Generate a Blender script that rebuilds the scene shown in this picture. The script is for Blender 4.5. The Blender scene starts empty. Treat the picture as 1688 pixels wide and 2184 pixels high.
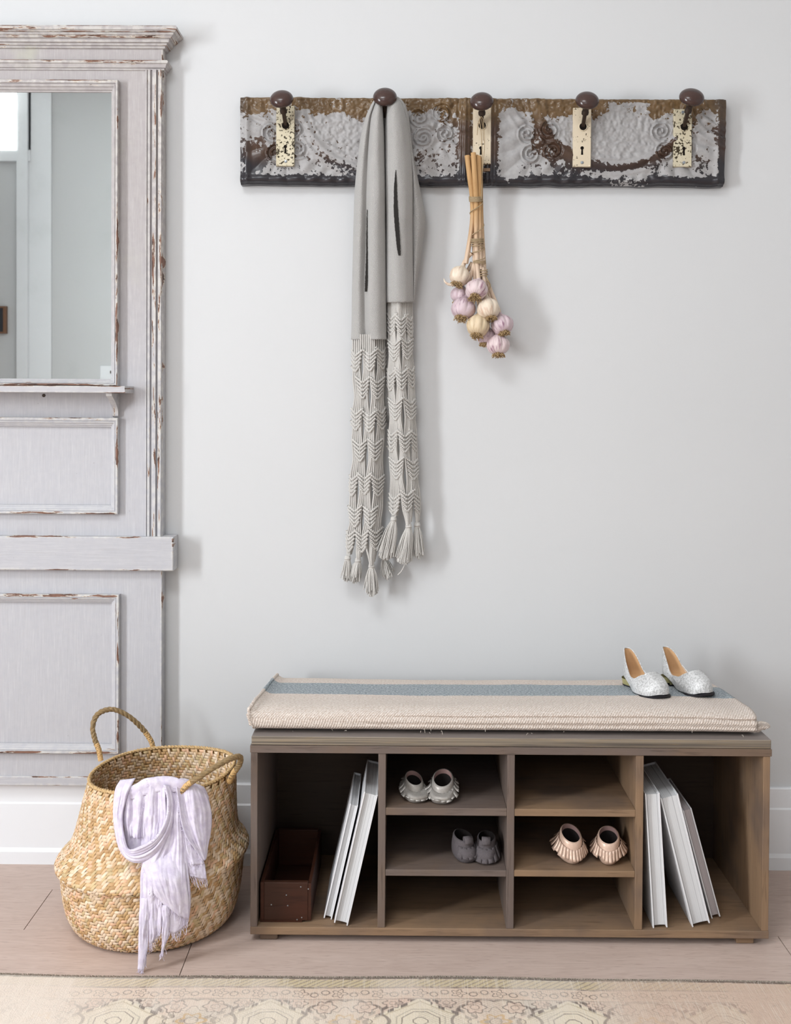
import bpy, math, random
import numpy as np
from mathutils import Matrix, Vector

# ------------------------------------------------------------------ camera, world, light, exposure
W_PX, H_PX, F_PX = 1688.0, 2184.0, 2320.0
VPX, VPY = 860.0, 850.0
CAM = np.array([0.0, -2.72, 1.172])
YAW, PITCH, ROLL = 0.0055, 0.017, 0.0058
def _rx(a):
    c, s = math.cos(a), math.sin(a); return np.array([[1, 0, 0], [0, c, -s], [0, s, c]])
def _rz(a):
    c, s = math.cos(a), math.sin(a); return np.array([[c, -s, 0], [s, c, 0], [0, 0, 1]])
RC = _rz(YAW) @ _rx(math.pi / 2 - PITCH) @ _rz(ROLL)
_d = RC.T @ np.array([0, 1.0, 0])
CX = VPX - F_PX * _d[0] / -_d[2]
CY = VPY + F_PX * _d[1] / -_d[2]
def P(px, py, y=None, z=None):
    """photo pixel -> point of the room on the plane at depth y (or height z)"""
    d = RC @ np.array([(px - CX) / F_PX, -(py - CY) / F_PX, -1.0])
    t = (y - CAM[1]) / d[1] if y is not None else (z - CAM[2]) / d[2]
    return CAM + t * d

scn = bpy.context.scene
COL = scn.collection
cd = bpy.data.cameras.new('camera')
cd.sensor_fit = 'HORIZONTAL'; cd.sensor_width = 36.0
cd.lens = F_PX / W_PX * 36.0
cd.shift_x = -(CX - W_PX / 2) / W_PX
cd.shift_y = (CY - H_PX / 2) / W_PX
cd.clip_start = 0.05
cam = bpy.data.objects.new('camera', cd); COL.objects.link(cam)
cam.matrix_world = Matrix.Translation(Vector(CAM)) @ Matrix([list(r) for r in RC]).to_4x4()
scn.camera = cam

world = bpy.data.worlds.new('world'); scn.world = world; world.use_nodes = True
world.node_tree.nodes['Background'].inputs[0].default_value = (0.86, 0.93, 1.0, 1)
world.node_tree.nodes['Background'].inputs[1].default_value = 1.0

def area(name, loc, rot, sx, sy, power, color):
    l = bpy.data.lights.new(name, 'AREA'); l.shape = 'RECTANGLE'; l.size = sx; l.size_y = sy
    l.energy = power; l.color = color
    o = bpy.data.objects.new(name, l); COL.objects.link(o); o.location = loc; o.rotation_euler = rot
    return o
RX0, RX1, RY0, RY1, RH = -3.2, 2.6, -5.4, 0.0, 3.45
# daylight entering by the window beside the mirror, the transom further back, and the wide window behind
area('window_daylight', (RX0 - 0.06, -2.6, 1.58), (0, -math.pi / 2, 0), 1.8, 0.60, 118, (0.935, 0.97, 1.0))
area('transom_daylight', (-3.0, RY0 - 0.06, 3.2), (math.pi / 2, 0, 0), 0.28, 0.42, 6, (0.97, 0.985, 1.0))
area('skylight_daylight', (-0.9, -2.55, RH + 0.06), (0, 0, 0), 1.2, 0.9, 44, (0.95, 0.975, 1.0))
area('rear_window_daylight', (-1.35, RY0 - 0.06, 2.55), (math.pi / 2, 0, 0), 1.3, 1.3, 13, (0.93, 0.97, 1.0))
scn.view_settings.view_transform = 'Standard'
try: scn.view_settings.look = 'None'
except Exception: pass
scn.view_settings.gamma = 1.0
scn.view_settings.use_curve_mapping = False
scn.view_settings.exposure = 0.35
scn.cycles.max_bounces = 8
scn.cycles.diffuse_bounces = 5
scn.cycles.caustics_reflective = False
scn.cycles.caustics_refractive = False

# ------------------------------------------------------------------ mesh helpers
rng = random.Random(7)
nrg = np.random.default_rng(7)
def srgb(r, g, b):
    f = lambda c: (c / 255 / 12.92) if c / 255 <= 0.04045 else ((c / 255 + 0.055) / 1.055) ** 2.4
    return (f(r), f(g), f(b), 1.0)
def cr(pts, m):
    """Catmull-Rom through pts (n, ...) resampled to m"""
    p = np.asarray(pts, float); n = len(p)
    t = np.linspace(0, n - 1, m); i = np.clip(np.floor(t).astype(int), 0, n - 2); f = t - i
    p0 = np.where((i > 0).reshape((-1,) + (1,) * (p.ndim - 1)), p[np.maximum(i - 1, 0)], 2 * p[0] - p[1])
    p3 = np.where((i < n - 2).reshape((-1,) + (1,) * (p.ndim - 1)), p[np.minimum(i + 2, n - 1)], 2 * p[-1] - p[-2])
    p1, p2 = p[i], p[i + 1]; f = f.reshape((-1,) + (1,) * (p.ndim - 1))
    return 0.5 * (2 * p1 + (p2 - p0) * f + (2 * p0 - 5 * p1 + 4 * p2 - p3) * f ** 2 + (3 * p1 - p0 - 3 * p2 + p3) * f ** 3)
def sstep(a, b, x):
    t = np.clip((np.asarray(x, float) - a) / (b - a), 0, 1); return t * t * (3 - 2 * t)
def hash2(ix, iy, seed):
    n = (ix.astype(np.int64) * 374761393 + iy.astype(np.int64) * 668265263 + seed * 974711) & 0x7fffffff
    n = ((n ^ (n >> 13)) * 1274126177) & 0x7fffffff
    return ((n ^ (n >> 16)) & 0xffff) / 65535.0
def vnoise(x, y, seed=0):
    x = np.asarray(x, float); y = np.asarray(y, float)
    ix, iy = np.floor(x), np.floor(y); fx, fy = x - ix, y - iy
    fx = fx * fx * (3 - 2 * fx); fy = fy * fy * (3 - 2 * fy)
    a = hash2(ix, iy, seed); b = hash2(ix + 1, iy, seed); c = hash2(ix, iy + 1, seed); d = hash2(ix + 1, iy + 1, seed)
    return (a * (1 - fx) + b * fx) * (1 - fy) + (c * (1 - fx) + d * fx) * fy
def fbm(x, y, seed=0, o=4):
    s = 0; a = 0.5
    for k in range(o):
        s = s + a * vnoise(np.asarray(x) * 2 ** k, np.asarray(y) * 2 ** k, seed + k); a *= 0.5
    return s / (1 - 0.5 ** o)

class MB:
    def __init__(s): s.v = []; s.f = []; s.uv = []; s.c = []; s.w = []; s.n = 0
    def add(s, v, f, uv=None, c=None, w=None):
        v = np.asarray(v, float).reshape(-1, 3); k = len(v)
        s.v.append(v); s.f += [tuple(i + s.n for i in q) for q in f]
        s.uv.append(np.zeros((k, 2)) if uv is None else np.asarray(uv, float).reshape(-1, 2))
        s.c.append(np.tile((1, 1, 1, 1.0), (k, 1)) if c is None else np.broadcast_to(np.asarray(c, float), (k, 4)))
        s.w.append(np.zeros(k) if w is None else np.broadcast_to(np.asarray(w, float), (k,)))
        s.n += k; return s
    def box(s, x0, x1, y0, y1, z0, z1, c=None):
        v = [(x, y, z) for x in (x0, x1) for y in (y0, y1) for z in (z0, z1)]
        f = [(0, 1, 3, 2), (4, 6, 7, 5), (0, 4, 5, 1), (2, 3, 7, 6), (0, 2, 6, 4), (1, 5, 7, 3)]
        return s.add(v, f, c=c)
    def grid(s, A, cu=False, cv=False, uv=None, c=None, w=None, flip=False):
        A = np.asarray(A, float); nu, nv = A.shape[:2]; f = []
        for i in range(nu if cu else nu - 1):
            for j in range(nv if cv else nv - 1):
                a = i * nv + j; b = i * nv + (j + 1) % nv
                d = ((i + 1) % nu) * nv + j; e = ((i + 1) % nu) * nv + (j + 1) % nv
                f.append((a, b, e, d) if flip else (a, d, e, b))
        if uv is None:
            du = np.linalg.norm(np.diff(A, axis=0), axis=2).mean(axis=1); dv = np.linalg.norm(np.diff(A, axis=1), axis=2).mean(axis=0)
            U = np.concatenate([[0], np.cumsum(du)]); V = np.concatenate([[0], np.cumsum(dv)])
            uv = np.stack(np.meshgrid(U, V, indexing='ij'), -1)
        if c is not None and np.ndim(c) == 3: c = np.asarray(c).reshape(-1, 4)
        if w is not None and np.ndim(w) == 2: w = np.asarray(w).reshape(-1)
        return s.add(A.reshape(-1, 3), f, uv, c, w)
    def tube(s, pts, r, n=8, caps=True, c=None, w=None, ph=0.0):
        p = np.asarray(pts, float); m = len(p); r = np.broadcast_to(np.asarray(r, float), (m,))
        t = np.gradient(p, axis=0); t /= np.linalg.norm(t, axis=1)[:, None] + 1e-12
        up = np.array([0, 0, 1.0]) if abs(t[0][2]) < 0.9 else np.array([0, 1.0, 0])
        a = np.cross(t[0], up); a /= np.linalg.norm(a); R = []
        an = np.linspace(0, 2 * math.pi, n, endpoint=False) + ph
        for i in range(m):
            a = a - t[i] * np.dot(a, t[i]); a /= np.linalg.norm(a) + 1e-12
            b = np.cross(t[i], a)
            R.append(p[i] + r[i] * (np.cos(an)[:, None] * a + np.sin(an)[:, None] * b))
        k = s.n
        s.grid(np.array(R), cv=True, c=c, w=w)
        if caps:
            s.f.append(tuple(k + j for j in range(n))); s.f.append(tuple(k + (m - 1) * n + j for j in range(n))[::-1])
        return s
    def lathe(s, prof, n=32, c=None, o=(0, 0, 0)):
        pr = np.asarray(prof, float); an = np.linspace(0, 2 * math.pi, n, endpoint=False)
        A = np.stack([pr[:, None, 0] * np.cos(an), pr[:, None, 0] * np.sin(an), np.broadcast_to(pr[:, None, 1], (len(pr), n))], -1) + np.asarray(o)
        return s.grid(A, cv=True, c=c, flip=True)
    def prism(s, poly, y0, y1, c=None):
        """polygon in (x, z) extruded from y0 (front) to y1"""
        n = len(poly)
        v = [(x, y0, z) for x, z in poly] + [(x, y1, z) for x, z in poly]
        f = [tuple(range(n)), tuple(range(n, 2 * n))[::-1]] + [(i, i + n, (i + 1) % n + n, (i + 1) % n) for i in range(n)]
        return s.add(v, f, c=c)
    def mesh(s, name):
        me = bpy.data.meshes.new(name); V = np.concatenate(s.v)
        me.from_pydata([tuple(x) for x in V.tolist()], [], s.f); me.update()
        ul = me.uv_layers.new(name='UVMap'); li = np.empty(len(me.loops), int); me.loops.foreach_get('vertex_index', li)
        ul.data.foreach_set('uv', np.concatenate(s.uv)[li].astype(np.float32).ravel())
        a = me.color_attributes.new('col', 'FLOAT_COLOR', 'POINT'); a.data.foreach_set('color', np.concatenate(s.c).astype(np.float32).ravel())
        b = me.attributes.new('wear', 'FLOAT', 'POINT'); b.data.foreach_set('value', np.concatenate(s.w).astype(np.float32))
        return me
    def build(s, name, mat, parent=None, smooth=True, bevel=0, angle=40, solid=0, sub=0, local=False):
        return obj(name, s.mesh(name), mat, parent, smooth, bevel, angle, solid, sub, local)

def obj(name, me, mat, parent=None, smooth=True, bevel=0, angle=40, solid=0, sub=0, local=False):
    import bmesh
    bm = bmesh.new(); bm.from_mesh(me); bmesh.ops.recalc_face_normals(bm, faces=bm.faces)
    if smooth:
        lim = math.radians(angle)
        for e in bm.edges:
            if len(e.link_faces) == 2 and e.calc_face_angle(0) > lim: e.smooth = False
        for f in bm.faces: f.smooth = True
    bm.to_mesh(me); bm.free()
    me.materials.append(mat)
    o = bpy.data.objects.new(name, me); COL.objects.link(o)
    if parent is not None:
        o.parent = parent
        if not local:
            M = Matrix.Identity(4); q = parent
            while q is not None:
                M = Matrix.LocRotScale(q.location, q.rotation_euler, q.scale) @ M if q.type == 'EMPTY' else M
                q = q.parent
            o.matrix_parent_inverse = M.inverted()
            if parent.type != 'EMPTY': o.matrix_parent_inverse = Matrix.Identity(4)
    if solid:
        m = o.modifiers.new('thickness', 'SOLIDIFY'); m.thickness = solid; m.offset = 0
    if sub:
        m = o.modifiers.new('smooth', 'SUBSURF'); m.levels = sub; m.render_levels = sub
    if bevel:
        m = o.modifiers.new('edge', 'BEVEL'); m.width = bevel; m.segments = 2; m.limit_method = 'ANGLE'; m.angle_limit = math.radians(35)
    return o
def tag(o, label=None, cat=None, group=None, kind=None):
    if label: o['label'] = label
    if cat: o['category'] = cat
    if group: o['group'] = group
    if kind: o['kind'] = kind
    return o
def thing(name, label, cat, loc=(0, 0, 0), group=None, rot=(0, 0, 0)):
    o = bpy.data.objects.new(name, None); COL.objects.link(o); o.empty_display_size = 0.05
    o.location = [float(c) for c in loc]; o.rotation_euler = rot
    return tag(o, label, cat, group)

# ------------------------------------------------------------------ material helper
class G:
    def __init__(s, name, rough=0.6, spec=0.3, metal=0.0, base=(0.8, 0.8, 0.8, 1), sheen=0):
        s.m = bpy.data.materials.new(name); s.m.use_nodes = True; s.t = s.m.node_tree
        s.b = s.t.nodes['Principled BSDF']; s.i('Roughness', rough); s.i('Specular IOR Level', spec); s.i('Metallic', metal); s.i('Base Color', base)
        if sheen: s.i('Sheen Weight', sheen); s.i('Sheen Roughness', 0.5)
    def i(s, k, v): s.set(s.b.inputs[k], v)
    def set(s, sock, v):
        if isinstance(v, bpy.types.NodeSocket): s.t.links.new(v, sock)
        else: sock.default_value = v
    def node(s, t, **k):
        n = s.t.nodes.new(t)
        for a, b in k.items(): setattr(n, a, b)
        return n
    def co(s, k='Object'): return s.node('ShaderNodeTexCoord').outputs[k]
    def map(s, v, sc=(1, 1, 1), rot=(0, 0, 0), loc=(0, 0, 0)):
        n = s.node('ShaderNodeMapping'); s.set(n.inputs['Vector'], v); n.inputs['Scale'].default_value = sc
        n.inputs['Rotation'].default_value = rot; n.inputs['Location'].default_value = loc
        return n.outputs[0]
    def noise(s, v, sc=5.0, det=4.0, ro=0.55, dist=0.0):
        n = s.node('ShaderNodeTexNoise'); s.set(n.inputs['Vector'], v); n.inputs['Scale'].default_value = sc
        n.inputs['Detail'].default_value = det; n.inputs['Roughness'].default_value = ro; n.inputs['Distortion'].default_value = dist
        return n.outputs['Fac']
    def vor(s, v, sc=5.0, feat='F1', out='Distance', rnd=1.0):
        n = s.node('ShaderNodeTexVoronoi', feature=feat); s.set(n.inputs['Vector'], v); n.inputs['Scale'].default_value = sc
        n.inputs['Randomness'].default_value = rnd
        return n.outputs[out]
    def mt(s, op, a, b=0.0, c=0.0, clamp=False):
        n = s.node('ShaderNodeMath', operation=op); n.use_clamp = clamp
        s.set(n.inputs[0], a); s.set(n.inputs[1], b)
        if len(n.inputs) > 2: s.set(n.inputs[2], c)
        return n.outputs[0]
    def step(s, v, a, b):
        n = s.node('ShaderNodeMapRange', interpolation_type='SMOOTHSTEP'); s.set(n.inputs[0], v)
        n.inputs[1].default_value = a; n.inputs[2].default_value = b
        return n.outputs[0]
    def mix(s, f, a, b, mode='MIX'):
        n = s.node('ShaderNodeMix', data_type='RGBA', blend_type=mode); s.set(n.inputs[0], f); s.set(n.inputs[6], a); s.set(n.inputs[7], b)
        return n.outputs[2]
    def sep(s, v):
        n = s.node('ShaderNodeSeparateXYZ'); s.set(n.inputs[0], v); return n.outputs
    def comb(s, x=0.0, y=0.0, z=0.0):
        n = s.node('ShaderNodeCombineXYZ'); s.set(n.inputs[0], x); s.set(n.inputs[1], y); s.set(n.inputs[2], z); return n.outputs[0]
    def attr(s, name, out='Color'):
        n = s.node('ShaderNodeAttribute', attribute_name=name); return n.outputs[out]
    def rnd(s): return s.node('ShaderNodeObjectInfo').outputs['Random']
    def bump(s, h, st=0.3, d=0.002):
        n = s.node('ShaderNodeBump'); n.inputs['Strength'].default_value = st; n.inputs['Distance'].default_value = d
        s.set(n.inputs['Height'], h); s.set(s.b.inputs['Normal'], n.outputs[0])
    def col(s, v): s.i('Base Color', v); return s.m

def plain(name, c, rough=0.6, spec=0.3, metal=0.0, var=0.06, sc=40.0, bump=0.0):
    g = G(name, rough, spec, metal)
    n = g.noise(g.co(), sc, 3)
    lo = tuple(x * (1 - var * 2) for x in c[:3]) + (1,); hi = tuple(min(1, x * (1 + var)) for x in c[:3]) + (1,)
    if bump: g.bump(n, bump, 0.002)
    return g.col(g.mix(n, lo, hi))

M = {}
def mats():
    # wall paint
    g = G('wall_paint', 0.7, 0.2); o = g.co()
    g.bump(g.noise(o, 160, 3), 0.10, 0.001)
    sp = g.step(g.noise(g.map(o, (26, 26, 14)), 1.0, 2), 0.80, 0.84)
    c = g.mix(g.noise(o, 1.4, 2), srgb(197, 198, 199), srgb(203, 204, 205))
    M['wall'] = g.col(g.mix(g.mt('MULTIPLY', sp, 0.12), c, srgb(150, 150, 150)))
    M['wall_far'] = plain('greige_wall_paint', srgb(206, 208, 207), 0.7, 0.2, var=0.01)
    M['trim'] = plain('white_trim_paint', srgb(226, 228, 231), 0.45, 0.35, var=0.012, sc=12, bump=0.03)
    M['ceiling'] = plain('ceiling_paint', srgb(238, 238, 236), 0.8, 0.1, var=0.01)
    # oak planks
    g = G('whitewashed_oak', 0.48, 0.3); o = g.co(); r = g.rnd()
    off = g.comb(g.mt('MULTIPLY', r, 37.0), g.mt('MULTIPLY', r, 91.0), 0.0)
    va = g.node('ShaderNodeVectorMath', operation='ADD'); g.set(va.inputs[0], o); g.set(va.inputs[1], off); p = va.outputs[0]
    big = g.noise(g.map(p, (1.3, 9, 1)), 1.6, 3, 0.5, 1.2)
    ring = g.mt('PINGPONG', g.mt('MULTIPLY', big, 9.0), 0.5)
    fine = g.noise(g.map(p, (9, 230, 1)), 1.0, 4, 0.6, 0.4)
    pore = g.step(g.noise(g.map(p, (26, 420, 1)), 1.0, 2), 0.58, 0.72)
    c = g.mix(g.noise(g.map(p, (2, 12, 1)), 1.5, 2), srgb(176, 153, 142), srgb(200, 180, 169))
    c = g.mix(g.mt('MULTIPLY', ring, 0.65), c, srgb(158, 133, 121))
    c = g.mix(g.mt('MULTIPLY', fine, 0.45), c, srgb(216, 201, 192))
    c = g.mix(g.mt('MULTIPLY', pore, 0.5), c, srgb(132, 108, 97))
    c = g.mix(g.mt('MULTIPLY', g.mt('SUBTRACT', r, 0.5), 0.35, clamp=True), c, srgb(160, 138, 128))
    g.bump(g.mt('ADD', fine, g.mt('MULTIPLY', pore, -0.6)), 0.10, 0.001)
    M['oak'] = g.col(c)
    M['gap'] = plain('plank_gap', srgb(95, 76, 66), 0.9, 0.1)
    # chipped paint, horizontal and vertical grain
    for k, st in (('chip_h', (3.0, 1, 26.0)), ('chip_v', (26.0, 1, 3.0))):
        g = G('chipped_grey_paint_' + ('horizontal' if k == 'chip_h' else 'vertical'), 0.55, 0.25); o = g.co(); w = g.attr('wear', 'Fac')
        z = g.sep(o)[2]
        br = g.noise(g.map(o, tuple(a * (5 if a < 10 else 15) for a in st)), 1.0, 6, 0.7)
        sp = g.noise(o, 420, 2)
        cool = g.mix(g.step(z, 0.9, 1.75), srgb(178, 178, 183), srgb(166, 160, 160))
        c = g.mix(g.mt('MULTIPLY', g.step(br, 0.48, 0.75), 0.30), cool, srgb(214, 214, 213))
        c = g.mix(g.mt('MULTIPLY', g.step(br, 0.48, 0.28), 0.30), c, srgb(160, 154, 155))
        c = g.mix(g.mt('MULTIPLY', g.step(g.noise(o, 7, 3), 0.55, 0.75), g.step(z, 1.2, 1.9)), c, srgb(172, 170, 158))
        ed = g.mt('MULTIPLY', w, 0.55)
        c = g.mix(g.mt('MULTIPLY', ed, g.step(g.noise(o, 60, 4), .35, .65)), c, srgb(212, 210, 203))
        n1 = g.noise(g.map(o, tuple(a * 3.4 for a in st)), 1.0, 5, 0.62, 0.3)
        n2 = g.noise(g.map(o, tuple(a * 11.0 for a in st), loc=(3, 5, 7)), 1.0, 4, 0.6)
        m = g.mt('ADD', g.mt('MULTIPLY', n1, 0.75), g.mt('MULTIPLY', n2, 0.25))
        m = g.mt('ADD', m, g.mt('MULTIPLY', g.mt('SUBTRACT', w, 1.0), 0.22))
        halo = g.step(m, 0.515, 0.53); chip = g.step(m, 0.538, 0.547)
        brown = g.mix(g.step(n2, 0.42, 0.56), srgb(74, 54, 47), srgb(126, 94, 80))
        c = g.mix(g.mt('MULTIPLY', halo, 0.65), c, srgb(206, 194, 176)); c = g.mix(chip, c, brown)
        speck = g.step(g.noise(o, 95, 2), 0.76, 0.80)
        c = g.mix(g.mt('MULTIPLY', speck, 0.35), c, srgb(120, 105, 100))
        g.bump(g.mt('ADD', g.mt('MULTIPLY', chip, -0.9), g.mt('ADD', g.mt('MULTIPLY', br, 0.35), g.mt('MULTIPLY', sp, 0.12))), 0.4, 0.0015)
        M[k] = g.col(c)
    g = G('mirror_silvering', 0.015, 0.5, 1.0); o = g.co()
    M['mirror'] = g.col(g.mix(g.step(g.noise(o, 9, 5), 0.5, 0.8), srgb(224, 230, 229), srgb(214, 221, 219)))
    # bench wood
    def wood(name, a, b, d, st, rough=0.55):
        g = G(name, rough, 0.25); o = g.co(); r = g.rnd()
        va = g.node('ShaderNodeVectorMath', operation='ADD'); g.set(va.inputs[0], o); g.set(va.inputs[1], g.comb(g.mt('MULTIPLY', r, 13.0), g.mt('MULTIPLY', r, 7.0), g.mt('MULTIPLY', r, 5.0))); p = va.outputs[0]
        gr = g.noise(g.map(p, st), 1.0, 5, 0.6, 0.6); pr = g.step(g.noise(g.map(p, tuple(x * 3.2 for x in st)), 1.0, 2), 0.56, 0.72)
        bl = g.noise(p, 5.5, 3)
        c = g.mix(gr, a, b); c = g.mix(g.step(bl, 0.42, 0.72), c, d)
        c = g.mix(g.mt('MULTIPLY', pr, 0.4), c, tuple(x * 0.45 for x in a[:3]) + (1,))
        g.bump(g.mt('SUBTRACT', gr, pr), 0.12, 0.001)
        return g.col(c)
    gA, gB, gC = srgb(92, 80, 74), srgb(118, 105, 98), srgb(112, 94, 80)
    tA, tB, tC = srgb(117, 94, 73), srgb(152, 125, 99), srgb(110, 93, 81)  # same grain in two tones, grey and tan, chosen per board
    M['grey_x'] = wood('grey_wood_lengthwise', gA, gB, gC, (4, 60, 60))
    M['grey_z'] = wood('grey_wood_upright', gA, gB, gC, (60, 60, 4))
    M['tan_x'] = wood('tan_wood_lengthwise', tA, tB, tC, (4, 60, 60))
    M['tan_z'] = wood('tan_wood_upright', tA, tB, tC, (60, 60, 4))
    M['shade_x'] = wood('shade_dark_back_panel', srgb(54, 43, 36), srgb(72, 58, 48), srgb(60, 50, 44), (4, 60, 60))  # shade of the cubbies painted in: back panel darker than the other boards
    g = G('grey_washed_plywood', 0.55, 0.25); o = g.co()
    ly = g.noise(g.map(o, (1.2, 0, 210)), 1.0, 3, 0.7); fi = g.noise(g.map(o, (14, 14, 900)), 1.0, 2)
    c = g.mix(g.step(ly, .35, .62), srgb(76, 70, 66), srgb(142, 130, 114)); c = g.mix(g.mt('MULTIPLY', g.step(fi, 0.55, 0.75), 0.5), c, srgb(150, 126, 88))
    nz = g.sep(g.node('ShaderNodeNewGeometry').outputs['Normal'])[2]
    tp = g.mix(g.noise(g.map(o, (5, 60, 1)), 1.0, 4), srgb(112, 104, 100), srgb(140, 131, 126))
    M['ply'] = g.col(g.mix(g.step(nz, 0.5, 0.9), c, tp))
    M['knob'] = None
    g = G('brown_mineral_knob', 0.22, 0.5); o = g.co()
    c = g.mix(g.noise(o, 60, 4), srgb(50, 34, 30), srgb(70, 47, 41))
    ch = g.step(g.noise(g.map(o, (1, 1, 1), loc=(2, 1, 4)), 55, 2), 0.72, 0.745)
    M['knob'] = g.col(g.mix(ch, c, srgb(176, 140, 110)))
    M['iron'] = plain('dark_rusted_iron', srgb(66, 54, 46), 0.55, 0.5, 0.6, var=0.2, sc=150)
    M['hole'] = plain('dark_hole', srgb(24, 19, 16), 0.9, 0.1)
    M['screw'] = plain('steel_screw', srgb(170, 176, 182), 0.35, 0.5, 0.9)
    for k, ca, cb, th in (('plate_worn', srgb(206, 199, 178), srgb(186, 174, 146), 0.65), ('plate_cream', srgb(216, 204, 182), srgb(198, 182, 156), 0.75)):
        g = G('chipped_cream_' + k, 0.5, 0.35, 0.15); o = g.co(); r = g.rnd()
        c = g.mix(g.noise(g.map(o, (30, 30, 12)), 1.0, 4), ca, cb)
        ch = g.mt('ADD', g.noise(o, 190, 3), g.mt('MULTIPLY', g.noise(o, 40, 3), 0.35))
        f = g.step(ch, th + 0.10, th + 0.125)
        g.bump(g.mt('MULTIPLY', f, -1.0), 0.4, 0.001)
        M[k] = g.col(g.mix(f, c, srgb(58, 48, 30)))
    # pressed tin
    g = G('peeling_pressed_tin', 0.42, 0.4, 0.0); o = g.co(); u = g.attr('col'); pa = g.attr('wear', 'Fac')
    n1 = g.noise(o, 62, 7, 0.66, 0.5); n3 = g.noise(g.map(o, (1, 1, 1), loc=(7, 7, 2)), 120, 3, 0.5); n2 = g.noise(g.map(o, (1, 1, 1), loc=(4, 2, 1)), 150, 3)
    m = g.mt('ADD', pa, g.mt('ADD', g.mt('MULTIPLY', g.mt('SUBTRACT', n1, 0.5), 1.45), g.mt('MULTIPLY', g.mt('SUBTRACT', n3, 0.5), 1.25)))
    f = g.step(m, 0.49, 0.51)
    silver = g.mix(n2, srgb(138, 136, 136), srgb(164, 162, 161))
    under = g.mix(g.mt('MULTIPLY', g.noise(o, 90, 4), 0.55), u, srgb(40, 30, 26))
    oc = g.step(g.noise(g.map(o, (1, 1, 1), loc=(9, 3, 5)), 60, 5, 0.7), 0.70, 0.73)
    under = g.mix(g.mt('MULTIPLY', oc, 0.5), under, srgb(150, 122, 62))
    g.i('Roughness', g.mt('ADD', 0.27, g.mt('MULTIPLY', f, 0.2))); g.bump(g.mt('ADD', f, g.mt('MULTIPLY', n2, 0.3)), 0.35, 0.001)
    M['tin'] = g.col(g.mix(f, under, silver))
    # knits and cords
    g = G('grey_herringbone_knit', 0.9, 0.1, sheen=0.25); s_ = g.sep(g.co('UV'))
    zig = g.mt('PINGPONG', s_[1], 0.0065)
    hb = g.mt('SINE', g.mt('MULTIPLY', g.mt('ADD', s_[0], g.mt('MULTIPLY', zig, 0.8)), 1900.0))
    fz = g.noise(g.co('UV'), 700, 3, 0.7); bl = g.noise(g.co('UV'), 30, 3)
    h = g.mt('ADD', g.mt('MULTIPLY', hb, 0.22), g.mt('MULTIPLY', fz, 1.1))
    g.bump(h, 0.6, 0.002)
    c = g.mix(g.step(h, 0.1, 1.0), srgb(130, 128, 126), srgb(188, 186, 183))
    M['knit'] = g.col(g.mix(g.mt('MULTIPLY', bl, 0.15), c, srgb(205, 203, 200)))
    g = G('pale_grey_cord', 0.9, 0.1, sheen=0.2); o = g.co(); n = g.noise(o, 500, 3)
    g.bump(n, 0.5, 0.001); M['cord'] = g.col(g.mix(n, srgb(170, 167, 163), srgb(206, 203, 198)))
    M['slit'] = plain('slit_shade', srgb(48, 46, 44), 0.95, 0.05)  # near-black strips laid on the knit, painting the shade inside the slits
    # garlic
    for k, a, b, st in (('garlic_white', srgb(226, 214, 198), srgb(206, 188, 166), srgb(184, 150, 128)), ('garlic_cream', srgb(216, 200, 172), srgb(200, 178, 146), srgb(180, 152, 118)),
                        ('garlic_pink', srgb(218, 204, 202), srgb(192, 168, 172), srgb(146, 108, 124)), ('garlic_lilac', srgb(210, 196, 198), srgb(180, 154, 164), srgb(130, 92, 112))):
        g = G(k + '_skin', 0.42, 0.35); s_ = g.sep(g.co('UV')); r = g.rnd()
        v = g.comb(g.mt('MULTIPLY', s_[0], 34.0), g.mt('MULTIPLY', s_[1], 1.1), g.mt('MULTIPLY', r, 40.0))
        n = g.noise(v, 1.0, 4, 0.6, 0.3); n2 = g.noise(g.comb(g.mt('MULTIPLY', s_[0], 7.0), g.mt('MULTIPLY', s_[1], 0.9), g.mt('MULTIPLY', r, 40.0)), 1.0, 2)
        c = g.mix(n, a, b); c = g.mix(g.step(g.mt('ADD', g.mt('MULTIPLY', n, 0.6), g.mt('MULTIPLY', n2, 0.4)), 0.5, 0.68), c, st)
        g.i('Subsurface Weight', 0.08); g.i('Subsurface Radius', (0.01, 0.006, 0.004))
        g.bump(n, 0.25, 0.001); M[k] = g.col(c)
    g = G('dry_garlic_stem', 0.6, 0.25); o = g.co(); z = g.sep(o)[2]
    n = g.noise(g.map(o, (260, 260, 14)), 1.0, 4)
    c = g.mix(g.step(z, 1.47, 1.66), srgb(222, 204, 186), srgb(190, 154, 108))
    g.bump(n, 0.3, 0.001); M['stem'] = g.col(g.mix(g.mt('MULTIPLY', n, 0.6), c, srgb(150, 108, 66)))
    M['roots'] = plain('garlic_root_hair', srgb(176, 150, 112), 0.9, 0.1, var=0.25, sc=300)
    M['twine'] = plain('jute_twine', srgb(168, 148, 118), 0.9, 0.1, var=0.2, sc=400, bump=0.4)
    # cushion
    g = G('woven_wool_cushion', 0.95, 0.08, sheen=0.2); uv = g.co('UV'); s_ = g.sep(uv)
    tw = g.mt('SINE', g.mt('MULTIPLY', g.mt('ADD', s_[0], g.mt('MULTIPLY', s_[1], 0.55)), 1150.0))
    rw = g.mt('SINE', g.mt('MULTIPLY', s_[1], 1500.0))
    fz = g.noise(uv, 520, 4, 0.7); sp = g.noise(uv, 210, 3, 0.7)
    h = g.mt('ADD', g.mt('ADD', g.mt('MULTIPLY', tw, 0.35), g.mt('MULTIPLY', rw, 0.15)), g.mt('MULTIPLY', fz, 1.2))
    g.bump(h, 0.75, 0.0028)
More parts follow.
